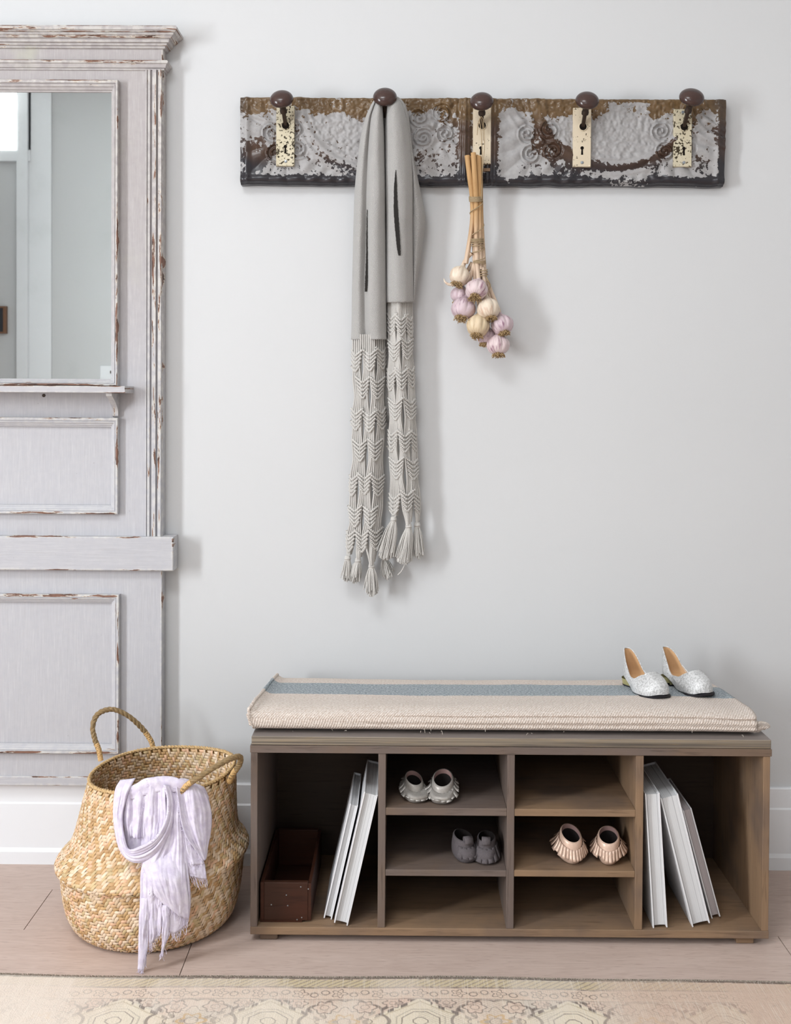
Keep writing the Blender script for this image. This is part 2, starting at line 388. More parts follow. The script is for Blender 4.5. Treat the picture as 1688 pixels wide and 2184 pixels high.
    oat = g.mix(g.step(sp, 0.35, 0.65), srgb(208, 192, 179), srgb(237, 227, 218)); oat = g.mix(g.mt('MULTIPLY', g.noise(uv, 14, 2), 0.2), oat, srgb(200, 176, 158))
    blue = g.mix(g.step(sp, 0.35, 0.65), srgb(116, 128, 136), srgb(186, 194, 198))
    yy = g.sep(g.co())[1]; zz = g.sep(g.co())[2]
    e = g.mt('MULTIPLY', g.mt('SUBTRACT', g.noise(uv, 120, 2), 0.5), 0.008); ye = g.mt('ADD', yy, e)
    band = g.mt('MULTIPLY', g.step(ye, -0.2535, -0.2515), g.step(ye, -0.149, -0.151)); band = g.mt('MULTIPLY', band, g.step(zz, 0.47, 0.475))
    c = g.mix(band, oat, blue)
    M['cushion'] = g.col(g.mix(g.step(h, 0.2, -0.5), c, srgb(150, 132, 116)))
    M['fuzz'] = plain('pale_wool', srgb(222, 212, 200), 0.95, 0.05, var=0.1, sc=300)
    # basket
    g = G('seagrass_strand', 0.5, 0.3); a = g.attr('col'); s_ = g.sep(g.co('UV'))
    n = g.noise(g.comb(g.mt('MULTIPLY', s_[0], 40.0), g.mt('MULTIPLY', s_[1], 1400.0), 0.0), 1.0, 2)
    g.bump(n, 0.25, 0.0006)
    M['straw'] = g.col(g.mix(g.mt('MULTIPLY', n, 0.35), a, g.mix(0.6, a, srgb(150, 116, 76))))
    M['straw_back'] = plain('seagrass_ground', srgb(140, 108, 68), 0.9, 0.1, var=0.2, sc=90)
    M['braid'] = plain('braided_seagrass', srgb(146, 122, 86), 0.55, 0.3, var=0.3, sc=130, bump=0.4)
    M['wrap'] = plain('raffia_wrap', srgb(206, 168, 114), 0.5, 0.3, var=0.12, sc=200, bump=0.3)
    g = G('lavender_linen', 0.85, 0.1, sheen=0.2); uv = g.co('UV'); s_ = g.sep(uv)
    we = g.noise(g.map(uv, (90, 1500, 1)), 1.0, 2); we2 = g.noise(g.map(uv, (1500, 90, 1)), 1.0, 2); n = g.noise(uv, 60, 5, 0.6)
    g.bump(g.mt('ADD', g.mt('MULTIPLY', g.mt('ADD', we, we2), 0.12), n), 0.5, 0.002)
    M['linen'] = g.col(g.mix(g.step(n, .3, .7), srgb(199, 189, 208), srgb(219, 212, 224)))
    # shoes
    g = G('silver_crackle_leather', 0.45, 0.4, 0.12); o = g.co(); n = g.noise(o, 260, 5, 0.7); n2 = g.noise(o, 25, 3)
    f = g.step(g.mt('ADD', g.mt('MULTIPLY', n, 0.75), g.mt('MULTIPLY', n2, 0.25)), 0.56, 0.38)
    g.bump(n, 0.15, 0.001); M['crackle'] = g.col(g.mix(f, srgb(206, 206, 206), srgb(156, 156, 155)))
    M['insole'] = plain('tan_leather_lining', srgb(204, 164, 122), 0.5, 0.3, var=0.08)
    M['rubber'] = plain('black_rubber_sole', srgb(38, 37, 42), 0.6, 0.3)
    M['gold_heel'] = plain('pale_gold_heel', srgb(176, 168, 120), 0.4, 0.4, 0.3)
    M['moc_silver'] = plain('pewter_leather', srgb(168, 163, 157), 0.42, 0.5, 0.25, var=0.15, sc=300, bump=0.2)
    M['moc_grey'] = plain('charcoal_suede', srgb(98, 92, 94), 0.9, 0.1, var=0.15, sc=400, bump=0.3)
    M['moc_gold'] = plain('rose_gold_leather', srgb(222, 192, 172), 0.36, 0.5, 0.2, var=0.12, sc=350, bump=0.2)
    M['moc_in'] = plain('dusky_pink_lining', srgb(142, 116, 112), 0.8, 0.1)
    M['moc_dark'] = plain('dark_lining', srgb(34, 30, 29), 0.9, 0.1)
    # books and box
    M['cover'] = plain('white_book_cloth', srgb(222, 222, 224), 0.5, 0.3, var=0.03)
    M['cover_dark'] = plain('black_book_cloth', srgb(48, 46, 46), 0.5, 0.3)
    for k, a, b in (('pages', srgb(222, 222, 222), srgb(176, 177, 180)), ('pages_warm', srgb(196, 188, 188), srgb(150, 140, 140))):
        g = G('book_' + k, 0.8, 0.1); o = g.co(); n = g.noise(g.map(o, (1500, 0.5, 0.5)), 1.0, 2, 0.6); n2 = g.step(g.noise(g.map(o, (330, 0.5, 0.5)), 1.0, 1), 0.60, 0.66)
        g.bump(n, 0.3, 0.0005); c = g.mix(g.step(n, 0.3, 0.7), a, b)
        M[k] = g.col(g.mix(g.mt('MULTIPLY', n2, 0.5), c, srgb(120, 118, 120)))
    M['redwood'] = wood('dark_redwood', srgb(44, 23, 15), srgb(72, 39, 25), srgb(56, 34, 24), (4, 60, 70))
    M['frame_wood'] = plain('brown_frame_wood', srgb(122, 88, 66), 0.5, 0.3)
    # rug
    g = G('faded_rug_pile', 0.95, 0.05, sheen=0.1); o = g.co(); a = g.attr('col')
    wv = g.noise(g.map(o, (620, 26, 1)), 1.0, 3, 0.65); th = g.step(g.noise(g.map(o, (330, 10, 1), loc=(3, 1, 0)), 1.0, 2), 0.54, 0.66)
    g.bump(g.mt('ADD', wv, g.noise(g.map(o, (300, 300, 1)), 1.0, 2)), 0.5, 0.002)
    c = g.mix(g.mt('MULTIPLY', wv, 0.5), a, g.mix(0.5, a, srgb(170, 150, 132)))
    M['rug'] = g.col(g.mix(g.mt('MULTIPLY', th, 0.34), c, srgb(224, 215, 202)))
    M['fringe'] = plain('rug_edge_wool', srgb(176, 166, 152), 0.95, 0.05, var=0.3, sc=200)
mats()

# ------------------------------------------------------------------ the room
def struct(name, mb, mat, parent=None, **k):
    o = mb.build(name, mat, parent, smooth=False, **k)
    if parent is None: o['kind'] = 'structure'
    return o
T = 0.12
struct('wall_back', MB().box(RX0 - T, RX1 + T, 0, T, -0.02, RH), M['wall'])
struct('wall_right', MB().box(RX1, RX1 + T, RY0, 0, -0.02, RH), M['wall_far'])
SKY = (-1.52, -0.28, -3.02, -2.08)
cb = MB(); xs4 = [RX0 - T, SKY[0], SKY[1], RX1 + T]; ys4 = [RY0 - T, SKY[2], SKY[3], T]
for i_ in range(3):
    for j_ in range(3):
        if (i_, j_) != (1, 1): cb.box(xs4[i_], xs4[i_ + 1], ys4[j_], ys4[j_ + 1], RH, RH + T)
struct('ceiling', cb, M['ceiling'])
def wall_with_holes(name, a0, a1, z0, z1, holes, mk):
    """wall rectangle with rectangular holes, cut into boxes"""
    A = sorted({a0, a1} | {h[0] for h in holes} | {h[1] for h in holes}); Z = sorted({z0, z1} | {h[2] for h in holes} | {h[3] for h in holes})
    b = MB()
    for i in range(len(A) - 1):
        for j in range(len(Z) - 1):
            m, n = (A[i] + A[i + 1]) / 2, (Z[j] + Z[j + 1]) / 2
            if not any(h[0] < m < h[1] and h[2] < n < h[3] for h in holes): b.box(*mk(A[i], A[i + 1]), Z[j], Z[j + 1])
    return struct(name, b, M['wall'])
KEY = (-2.91, -2.29, 0.66, 2.50); TRANS = (-3.15, -2.85, 2.98, 3.42); REAR = (-2.0, -0.7, 1.88, 3.22)
wall_with_holes('wall_left', RY0, 0.0, -0.02, RH, [KEY], lambda a, b: (RX0 - T, RX0, a, b))
wall_with_holes('wall_rear', RX0 - T, RX1 + T, -0.02, RH, [REAR, TRANS], lambda a, b: (a, b, RY0 - T, RY0))
def window(name, h, mk, bars):
    a0, a1, z0, z1 = h; w = thing(name, 'white framed window', None, (0, 0, 0)); w['kind'] = 'structure'; del w['label']
    b = MB(); t = 0.05
    b.box(*mk(a0 - 0.1, a1 + 0.1, 0.02), z1, z1 + 0.1); b.box(*mk(a0 - 0.1, a1 + 0.1, 0.04), z0 - 0.08, z0)
    b.box(*mk(a0 - 0.1, a0, 0.02), z0, z1); b.box(*mk(a1, a1 + 0.1, 0.02), z0, z1)
    b.build('window_casing', M['trim'], w, smooth=False)
    for k in range(1, bars):
        c = a0 + (a1 - a0) * k / bars
        MB().box(*mk(c - 0.012, c + 0.012, 0.0), z0, z1).build('glazing_bar', M['trim'], w, smooth=False)
    return w
window('window_1', KEY, lambda a, b, o: (RX0 - 0.03, RX0 + o, a, b), 1)
window('window_2', TRANS, lambda a, b, o: (a, b, RY0 - 0.03, RY0 + o), 1)
window('window_3', REAR, lambda a, b, o: (a, b, RY0 - 0.03, RY0 + o), 1)
w4 = thing('window_4', 'skylight', None); del w4['label']; w4['kind'] = 'structure'
b = MB(); b.box(SKY[0] - .08, SKY[0], SKY[2] - .08, SKY[3] + .08, RH - .02, RH); b.box(SKY[1], SKY[1] + .08, SKY[2] - .08, SKY[3] + .08, RH - .02, RH); b.box(SKY[0], SKY[1], SKY[2] - .08, SKY[2], RH - .02, RH); b.box(SKY[0], SKY[1], SKY[3], SKY[3] + .08, RH - .02, RH)
b.build('window_casing', M['trim'], w4, smooth=False)
tr = MB(); tr.box(-2.845, -2.765, RY0, RY0 + 0.05, 0.0, RH); tr.box(-2.765, -2.60, RY0, RY0 + 0.02, 0.0, RH)
struct('trim_1', tr, M['trim'])
# baseboard: tall flat board with a stepped foot and a cap, profile swept along the wall
bb = MB()
prof = [(0.0, 0.203), (-0.009, 0.203), (-0.011, 0.2005), (-0.011, 0.154), (-0.0145, 0.150), (-0.0145, 0.040), (-0.018, 0.034), (-0.020, 0.031), (-0.020, 0.0), (0.0, 0.0)]
bb.add([(x, y, z) for x in (RX0, RX1) for y, z in prof], [(i, i + 1, i + 11, i + 10) for i in range(9)])
o = bb.build('baseboard_back', M['trim'], smooth=False); o['kind'] = 'structure'
# floor: slab and separate planks
fl = struct('floor', MB().box(RX0 - T, RX1 + T, RY0 - T, T, -0.06, -0.0125), M['gap'])
r1, r0 = P(110, 1897, z=0), P(53, 1983, z=0)
j2, j3 = P(409, 2013, z=0)[0], P(1660, 1997, z=0)[0]
ROWW = abs(r1[1] - r0[1]); print('plank row', ROWW, r1, r0, j2, j3)
PL = abs(j3 - j2)
pm = None
def plank_mesh(n=0):
    return MB().box(0, 1, 0, 1, -0.012, 0).mesh('plank')
ystart = r1[1] + ROWW * 1; row = 0; y = ystart
while y > RY0:
    y1, y0 = min(y, 0.0), max(y - ROWW, RY0)
    if y1 - y0 > 0.01:
        base = (r1[0] + r0[0]) / 2 if row == 1 else (j2 if row == 2 else RX0 + ((row * 0.531) % 1.0) * PL)
        x = base - math.ceil((base - RX0) / PL) * PL
        while x < RX1:
            x0, x1 = max(x, RX0), min(x + PL, RX1)
            if x1 - x0 > 0.01:
                b = MB().box(x0 + 0.0009, x1 - 0.0009, y0 + 0.0004, y1 - 0.0004, -0.012, 0.0)
                b.build('plank', M['oak'], fl, smooth=False)
            x += PL
    y -= ROWW; row += 1
# seen only in the looking glass: a switch plate on the rear wall and a framed picture on the left wall
sw = thing('light_switch', 'white light switch plate on far wall, seen in mirror corner', 'switch', (-2.17, RY0 + 0.003, 1.34))
MB().box(-2.24, -2.08, RY0 + 0.001, RY0 + 0.008, 1.30, 1.40).build('plate', M['trim'], sw, bevel=0.002)
MB().box(-2.165, -2.155, RY0 + 0.008, RY0 + 0.016, 1.345, 1.365).build('toggle', M['iron'], sw, bevel=0.001)
pf = thing('framed_picture', 'small dark picture in brown wood frame, reflected at left edge of mirror', 'picture', (-3.0, RY0, 1.74))
b = MB(); fx0, fx1, fz0, fz1 = -3.16, -2.928, 1.635, 1.835
b.box(fx0, fx0 + 0.024, RY0 + .001, RY0 + .03, fz0, fz1); b.box(fx1 - 0.024, fx1, RY0 + .001, RY0 + .03, fz0, fz1)
b.box(fx0 + .024, fx1 - .024, RY0 + .001, RY0 + .03, fz1 - .012, fz1); b.box(fx0 + .024, fx1 - .024, RY0 + .001, RY0 + .03, fz0, fz0 + .012)
tag(b.build('frame', M['frame_wood'], pf, smooth=False))
MB().box(fx0 + .024, fx1 - .024, RY0 + .001, RY0 + .02, fz0 + .012, fz1 - .012).build('canvas', plain('dark_picture', srgb(52, 54, 60)), pf, smooth=False)

# ------------------------------------------------------------------ trumeau mirror (tall painted panel with a looking glass)
YB = -0.036                                   # front of the back board
XC = -1.11
def zz(py, y=YB, px=250): return P(px, py, y)[2]
def xx(px, y=YB, py=900): return P(px, py, y)[0]
XR = xx(346.5); 
tm = thing('trumeau_mirror', 'tall chipped grey painted wooden panel with inset mirror and small shelf, hung on wall', 'mirror', (XC, YB, zz(1677)))
def mir(x): return 2 * XC - x
def wear_strip(px0, px1, z0, z1, yf, yb, mat, name, e=0.006, parent=None):
    """board whose front face has an edge strip carrying the wear"""
    xs = [px0, px0 + e * .25, px0 + e, px1 - e, px1 - e * .25, px1]; zs = [z0, z0 + e * .25, z0 + e, z1 - e, z1 - e * .25, z1]
    wv = [1, 1, 0.12, 0.12, 1, 1]
    A = np.array([[(x, yf + (0.0012 if (i in (0, 5) or j in (0, 5)) else 0), z) for j, z in enumerate(zs)] for i, x in enumerate(xs)])
    Wt = np.array([[max(wv[i], wv[j]) if (i in (0, 1, 4, 5) or j in (0, 1, 4, 5)) else 0.12 for j in range(6)] for i in range(6)])
    b = MB().grid(A, w=Wt, flip=True)
    R = [(px0, z0), (px1, z0), (px1, z1), (px0, z1)]
    Bk = np.array([[(x, yf + 0.0012, z) for x, z in R], [(x, yb, z) for x, z in R]])
    b.grid(Bk, cv=True, w=np.array([[0.9] * 4, [0.5] * 4])); b.add([(x, yb, z) for x, z in R], [(0, 1, 2, 3)])
    return b.build(name, mat, parent if parent is not None else tm, smooth=False)
Z0, Z1 = zz(1677), zz(60)
wear_strip(mir(XR), XR, Z0, Z1, YB, -0.0005, M['chip_v'], 'back_board')
def sweep_returns(name, prof, xr, mat):
    """moulding profile [(out, z, wear)] along the front with returns to the wall at both ends"""
    A = []; Wt = []
    for out, z, w in prof:
        w = w * 1.42
        A.append([(mir(xr) - out, -0.001, z), (mir(xr) - out, YB - out, z), (xr + out, YB - out, z), (xr + out, -0.001, z)]); Wt.append([w, w, w, w])
    b = MB().grid(np.array(A), w=np.array(Wt))
    n = len(prof)
    b.add(A[0], [(0, 1, 2, 3)]); b.add(A[-1], [(3, 2, 1, 0)], w=0.8)
    return b.build(name, mat, tm, smooth=False)
zt, zb = zz(53, -0.08), zz(105, YB)
h = zt - zb
sweep_returns('cornice', [(0.0, zb, .2), (0.005, zb + .03 * h, .5), (0.006, zb + .14 * h, .25), (0.0105, zb + .15 * h, .6), (0.0115, zb + .26 * h, .3), (0.017, zb + .28 * h, .55), (0.0185, zb + .44 * h, .3),
    (0.024, zb + .46 * h, .7), (0.0275, zb + .56 * h, .9), (0.031, zb + .60 * h, .55), (0.032, zb + .68 * h, .45), (0.036, zb + .70 * h, .9), (0.038, zb + .76 * h, .4), (0.041, zb + .79 * h, .7), (0.042, zb + .93 * h, .5), (0.040, zb + h, 1.0)], XR, M['chip_h'])
zt, zb = zz(127, -0.05), zz(151, YB); h = zt - zb
sweep_returns('architrave_moulding', [(0, zb, .2), (0.003, zb + .05 * h, .5), (0.0035, zb + .22 * h, .2), (0.007, zb + .26 * h, .5), (0.0085, zb + .42 * h, .3), (0.010, zb + .60 * h, .4), (0.0135, zb + .68 * h, .7), (0.0145, zb + .86 * h, .6), (0.0125, zb + .98 * h, 1.0), (0.0, zb + h, .9)], XR, M['chip_h'])
def pilaster(flip):
    px = [309.5, 310.5, 313.5, 314.5, 315.5, 320.8, 321.5, 322.5, 324.8, 325.5, 333.5, 334.5, 335.5, 337.2, 338, 344.5, 345.5]
    d = [0, .007, .007, .001, .008, .008, .001, .001, .001, .010, .010, .001, .001, .001, .009, .009, .001]
    w = [.2, .45, .4, .1, .75, .6, .1, .1, .1, .8, .95, .1, .1, .1, .9, 1., .7]
    zs = np.linspace(zz(1144), zz(150), 4)
    A = np.array([[((xx(p) if not flip else mir(xx(p))), YB - k, z) for z in zs] for p, k in zip(px, d)])
    b = MB().grid(A, w=np.repeat(np.array(w)[:, None], 4, 1), flip=not flip)
    b.build('fluted_pilaster', M['chip_v'], tm, smooth=False)
pilaster(False); pilaster(True)
def frame_loop(name, xr_o, zt_o, zb_o, xr_i, zt_i, zb_i, prof, floor_y=YB):
    """mitred picture moulding; prof = [(t 0 outer..1 inner, out, wear)]; each side is a part of its own grain"""
    def ring(t, out):
        xo, xi = xr_o + (xr_i - xr_o) * t, 0
        zt_, zb_ = zt_o + (zt_i - zt_o) * t, zb_o + (zb_i - zb_o) * t
        return [(mir(xo), floor_y - out, zb_), (xo, floor_y - out, zb_), (xo, floor_y - out, zt_), (mir(xo), floor_y - out, zt_)]
    R = np.array([ring(t, o_) for t, o_, w in prof]); Wt = np.array([[w] * 2 for t, o_, w in prof])
    for k, (nm, mt_) in enumerate((('bottom_rail', 'chip_h'), ('right_stile', 'chip_v'), ('top_rail', 'chip_h'), ('left_stile', 'chip_v'))):
        q = R[:, [k, (k + 1) % 4]]
        MB().grid(q, w=Wt * (1.25 if k in (0, 2) else 1.12)).build(name + '_' + nm, M[mt_], tm, smooth=False)
PF = [(0, 0.0, .4), (0.0, 0.019, .9), (.06, 0.021, 1.0), (.28, 0.021, .75), (.32, 0.0175, .15), (.38, 0.0175, .15), (.42, 0.019, .6), (.55, 0.0175, .4), (.62, 0.0145, .2), (.80, 0.012, .35), (.86, 0.009, .2), (.97, 0.008, .3), (1.0, 0.004, .2)]
frame_loop('mirror_frame', xx(255), zz(175), zz(823), xx(238.5), zz(199.5), zz(808.5), PF)
GX = xx(241); MB().box(mir(GX), GX, YB - 0.005, YB - 0.0005, zz(811), zz(197)).build('looking_glass', M['mirror'], tm, smooth=False)
PF2 = [(t, o_ * 0.8, w) for t, o_, w in PF[:-1]] + [(1.0, 0.0005, .1)]
frame_loop('middle_panel_moulding', xx(255), zz(891), zz(1095.5), xx(238.5), zz(911), zz(1077), PF2)
frame_loop('lower_panel_moulding', xx(258), zz(1266), zz(1604), xx(240), zz(1285), zz(1585), PF2)
# shelf under the glass with its curved brackets
SY = YB - 0.082
b_x = xx(267, SY)
wear_strip(mir(b_x), b_x, zz(838, SY), zz(823.5, SY), SY, YB + 0.001, M['chip_h'], 'shelf', 0.004)
def bracket(x0, x1):
    zt_, zb_ = zz(838, SY) - 0.0005, zz(890)
    pts = [(YB + .001, zt_), (SY + 0.012, zt_), (SY + 0.013, zt_ - .006)]
    for t in np.linspace(0, 1, 10): pts.append((SY + 0.016 + (YB - 0.012 - SY - 0.016) * (1 - (1 - t) ** 1.8), zt_ - .008 - (zt_ - zb_ - .02) * t))
    pts += [(YB - 0.012, zb_ + .004), (YB - 0.004, zb_), (YB + .001, zb_)]
    n = len(pts); v = [(x0, a, c) for a, c in pts] + [(x1, a, c) for a, c in pts]
    f = [tuple(range(n)), tuple(range(n, 2 * n))[::-1]] + [(i, i + n, (i + 1) % n + n, (i + 1) % n) for i in range(n)]
    MB().add(v, f, w=0.85).build('bracket', M['chip_v'], tm, smooth=False)
bx1 = xx(254.5); bracket(bx1 - 0.014, bx1); bracket(mir(bx1), mir(bx1) + 0.014)
XM = xx(370, YB - 0.022); wear_strip(mir(XM), XM, zz(1217, YB - .022), zz(1145, YB - .022), YB - 0.022, -0.001, M['chip_h'], 'middle_rail', 0.007)
wear_strip(mir(XR) + .001, XR - .001, zz(1676), zz(1656), YB - 0.004, YB + 0.001, M['chip_h'], 'bottom_edge_strip', 0.008)
kx, _, kz = P(93.5, 843.5, YB)
MB().lathe([(0, .0012), (.0035, .0012), (.0042, .0006), (.0042, 0)], 14).build('peg_hole', M['iron'], tm, local=True).matrix_parent_inverse = Matrix.Translation((-tm.location[0], -tm.location[1], -tm.location[2])) @ Matrix.Translation((kx, YB, kz)) @ Matrix.Rotation(math.pi / 2, 4, 'X')

# ------------------------------------------------------------------ coat rack of pressed tin with door knobs
YT = -0.030
cTL, cTR, cBL, cBR = [P(a, b_, YT) for a, b_ in ((513, 207), (1550, 212), (513, 393), (1545, 397))]
rack = thing('coat_rack', 'coat rack of peeling pressed tin with five old door knobs, mounted on wall', 'coat rack', ((cBL + cBR) / 2))
NX, NZ = 620, 120
U, V = np.meshgrid(np.linspace(0, 1, NX), np.linspace(0, 1, NZ), indexing='ij')   # U right, V down
X = U * 1035; Yd = V * 188                                                        # ornament in photo pixels
H = np.zeros_like(X)
g_ = lambda d, w: np.exp(-(d / w) ** 2)
OV = [(285, -4, 158, 158), (797, -6, 166, 152)]
ham = (vnoise(X / 7.5, Yd / 8.5, 3) + 0.6 * vnoise(X / 4.2, Yd / 4.2, 9) - .8)
ins_all = np.zeros_like(X)
for (ox, oy, ra, rb) in OV:
    r = np.hypot((X - ox) / ra, (Yd - oy) / rb)
    ins = sstep(.95, .88, r); ins_all = np.maximum(ins_all, ins)
    H += 5.0 * g_(r - 1.0, .05) + 2.2 * g_(r - .90, .025) + 2.5 * g_(r - 1.12, .03)
    th = np.arctan2(Yd - oy, X - ox)
    H += (1 - ins) * sstep(1.15, 1.2, r) * sstep(1.75, 1.3, r) * 1.6 * np.cos(th * 46)
H += ins_all * ham * 3.3 + (1 - ins_all) * (vnoise(X / 14, Yd / 14, 5) - .5) * 1.4
top = sstep(34, 22, Yd); H += top * (1 - ins_all) * ham * 3.2
for (fx, fy) in ((95, 95), (640, 95), (925, 88), (410, 60)):
    dx, dy = X - fx, Yd - fy; r = np.hypot(dx, dy); th = np.arctan2(dy, dx)
    for s in range(4):
        sx, sy = fx + 34 * math.cos(s * math.pi / 2 + .6), fy + 32 * math.sin(s * math.pi / 2 + .6)
        q = np.hypot(X - sx, Yd - sy); t2 = np.arctan2(Yd - sy, X - sx) * (1 if s % 2 else -1)
        sp_ = (q / 9.5 - t2 / (2 * math.pi)) % 1.0
        H += sstep(25, 19, q) * (5.5 * g_(sp_ - .5, .2)) - sstep(25, 19, q) * 1.5
    H += 6.0 * g_(r, 9) - 2.0 * g_(r - 12, 5)
    H += sstep(44, 60, r) * sstep(120, 80, r) * (1 - ins_all) * 3.0 * np.abs(np.cos(th * 7 + .4))
for ex in (480, 536): H += 6.5 * g_(X - ex, 5) ; H += 3.0 * g_(X - ex - 9, 3) + 3.0 * g_(X - ex + 9, 3)
H -= 2.0 * g_(X - 508, 14)
for ex in (14, 1020): H += 4.5 * g_(X - ex, 7)
for k in range(4): H += 3.5 * g_(np.hypot(X - 1060, Yd + 22) - (78 + 17 * k), 5) * sstep(.2, .6, U) * (1 - ins_all)
for k in range(4): H += 3.0 * g_(np.hypot(X - 92, Yd + 95) - (150 + 13 * k), 4.2) * sstep(110, 60, X) * sstep(70, 40, Yd)
for k in range(3): H += 3.2 * g_(np.hypot(X - 700, Yd + 40) - (118 + 16 * k), 4.5) * sstep(700, 660, X) * sstep(560, 580, X) * sstep(100, 60, Yd)
H += 4.0 * g_(Yd - 176, 7); H -= 8.0 * sstep(182, 188, Yd); H -= 3.0 * sstep(3, 0, Yd)
H *= 0.00125
A = (cTL * 1)[None, None] * ((1 - U) * (1 - V))[..., None] + cTR * (U * (1 - V))[..., None] + cBL * ((1 - U) * V)[..., None] + cBR * (U * V)[..., None]
A[..., 1] = YT - H
A[..., 2] += (vnoise(U * 30, V * 0, 21) - .5) * 0.003 * (V > .97)
# where paint survives (1) and where it has flaked (0), and what shows underneath
pt = np.full_like(X, .69)
pt -= .62 * sstep(46, 20, Yd + 56 * (fbm(X / 42, Yd / 42, 31) - .5)) * (1 - .8 * sstep(60, 110, X) * sstep(0, 1, X) * 0)
pt += .30 * g_(X - 205, 22) * sstep(70, 10, Yd) + .55 * sstep(770, 800, X) * sstep(890, 860, X) * sstep(4, 10, Yd) + .35 * sstep(550, 570, X) * sstep(640, 610, X)
pt -= .75 * sstep(162, 178, Yd + 8 * (fbm(X / 40, Yd / 40, 33) - .5))
for ex in (480, 536): pt -= .85 * g_(X - ex, 13)
pt -= .5 * g_(X - 1026, 10) + .9 * sstep(1018, 1028, X) - .16 * sstep(900, 930, X) * sstep(60, 90, Yd)
r2 = np.hypot((X - 797) / 166, (Yd + 6) / 152); pt -= .75 * g_(r2 - 1.03, .06) * sstep(20, 60, Yd)
r1_ = np.hypot((X - 285) / 158, (Yd + 4) / 158); pt -= .28 * g_(r1_ - 1.06, .05) * sstep(110, 140, Yd)
pt -= .34 * sstep(.50, .60, fbm(X / 38, Yd / 38, 41)) * (1 - ins_all) * sstep(0.38, .44, U)
pt += .12 * ins_all * sstep(30, 50, Yd)
pt -= .5 * sstep(60, 110, Yd) * sstep(75, 20, X) * sstep(.45, .6, fbm(X / 40, Yd / 26, 44)) + .55 * g_(np.abs((X - 8) * .9 - (170 - Yd) * 1.0) * .5, 9) * sstep(100, 60, X) * sstep(70, 90, Yd)
pt -= .55 * sstep(470, 500, X) * sstep(430, 400, np.abs(X - 900)) * 0
mu = 1.0 * sstep(110, 165, Yd + 30 * (fbm(X / 50, Yd / 50, 51) - .5)) + .5 * sstep(1000, 1022, X) + .5 * sstep(30, 4, X)
mu = np.clip(mu, 0, 1)[..., None]
top_c = np.array(srgb(112, 88, 58)); mid_c = np.array(srgb(80, 60, 48)); bot_c = np.array(srgb(42, 42, 48))
m0 = sstep(30, 70, Yd)[..., None]
UC = (top_c * (1 - m0) + mid_c * m0) * (1 - mu) + bot_c * mu
tin = MB().grid(A, c=UC, w=pt, flip=True)
ring = np.concatenate([A[:, 0], A[-1, 1:], A[::-1, -1][1:], A[0, ::-1][1:-1]])
bk = ring.copy(); bk[:, 1] = -0.0006
tin.grid(np.stack([ring, (ring + bk) / 2, bk]), cv=True, c=bot_c, w=0.05)
tin.build('pressed_tin_panel', M['tin'], rack, smooth=True, angle=80)
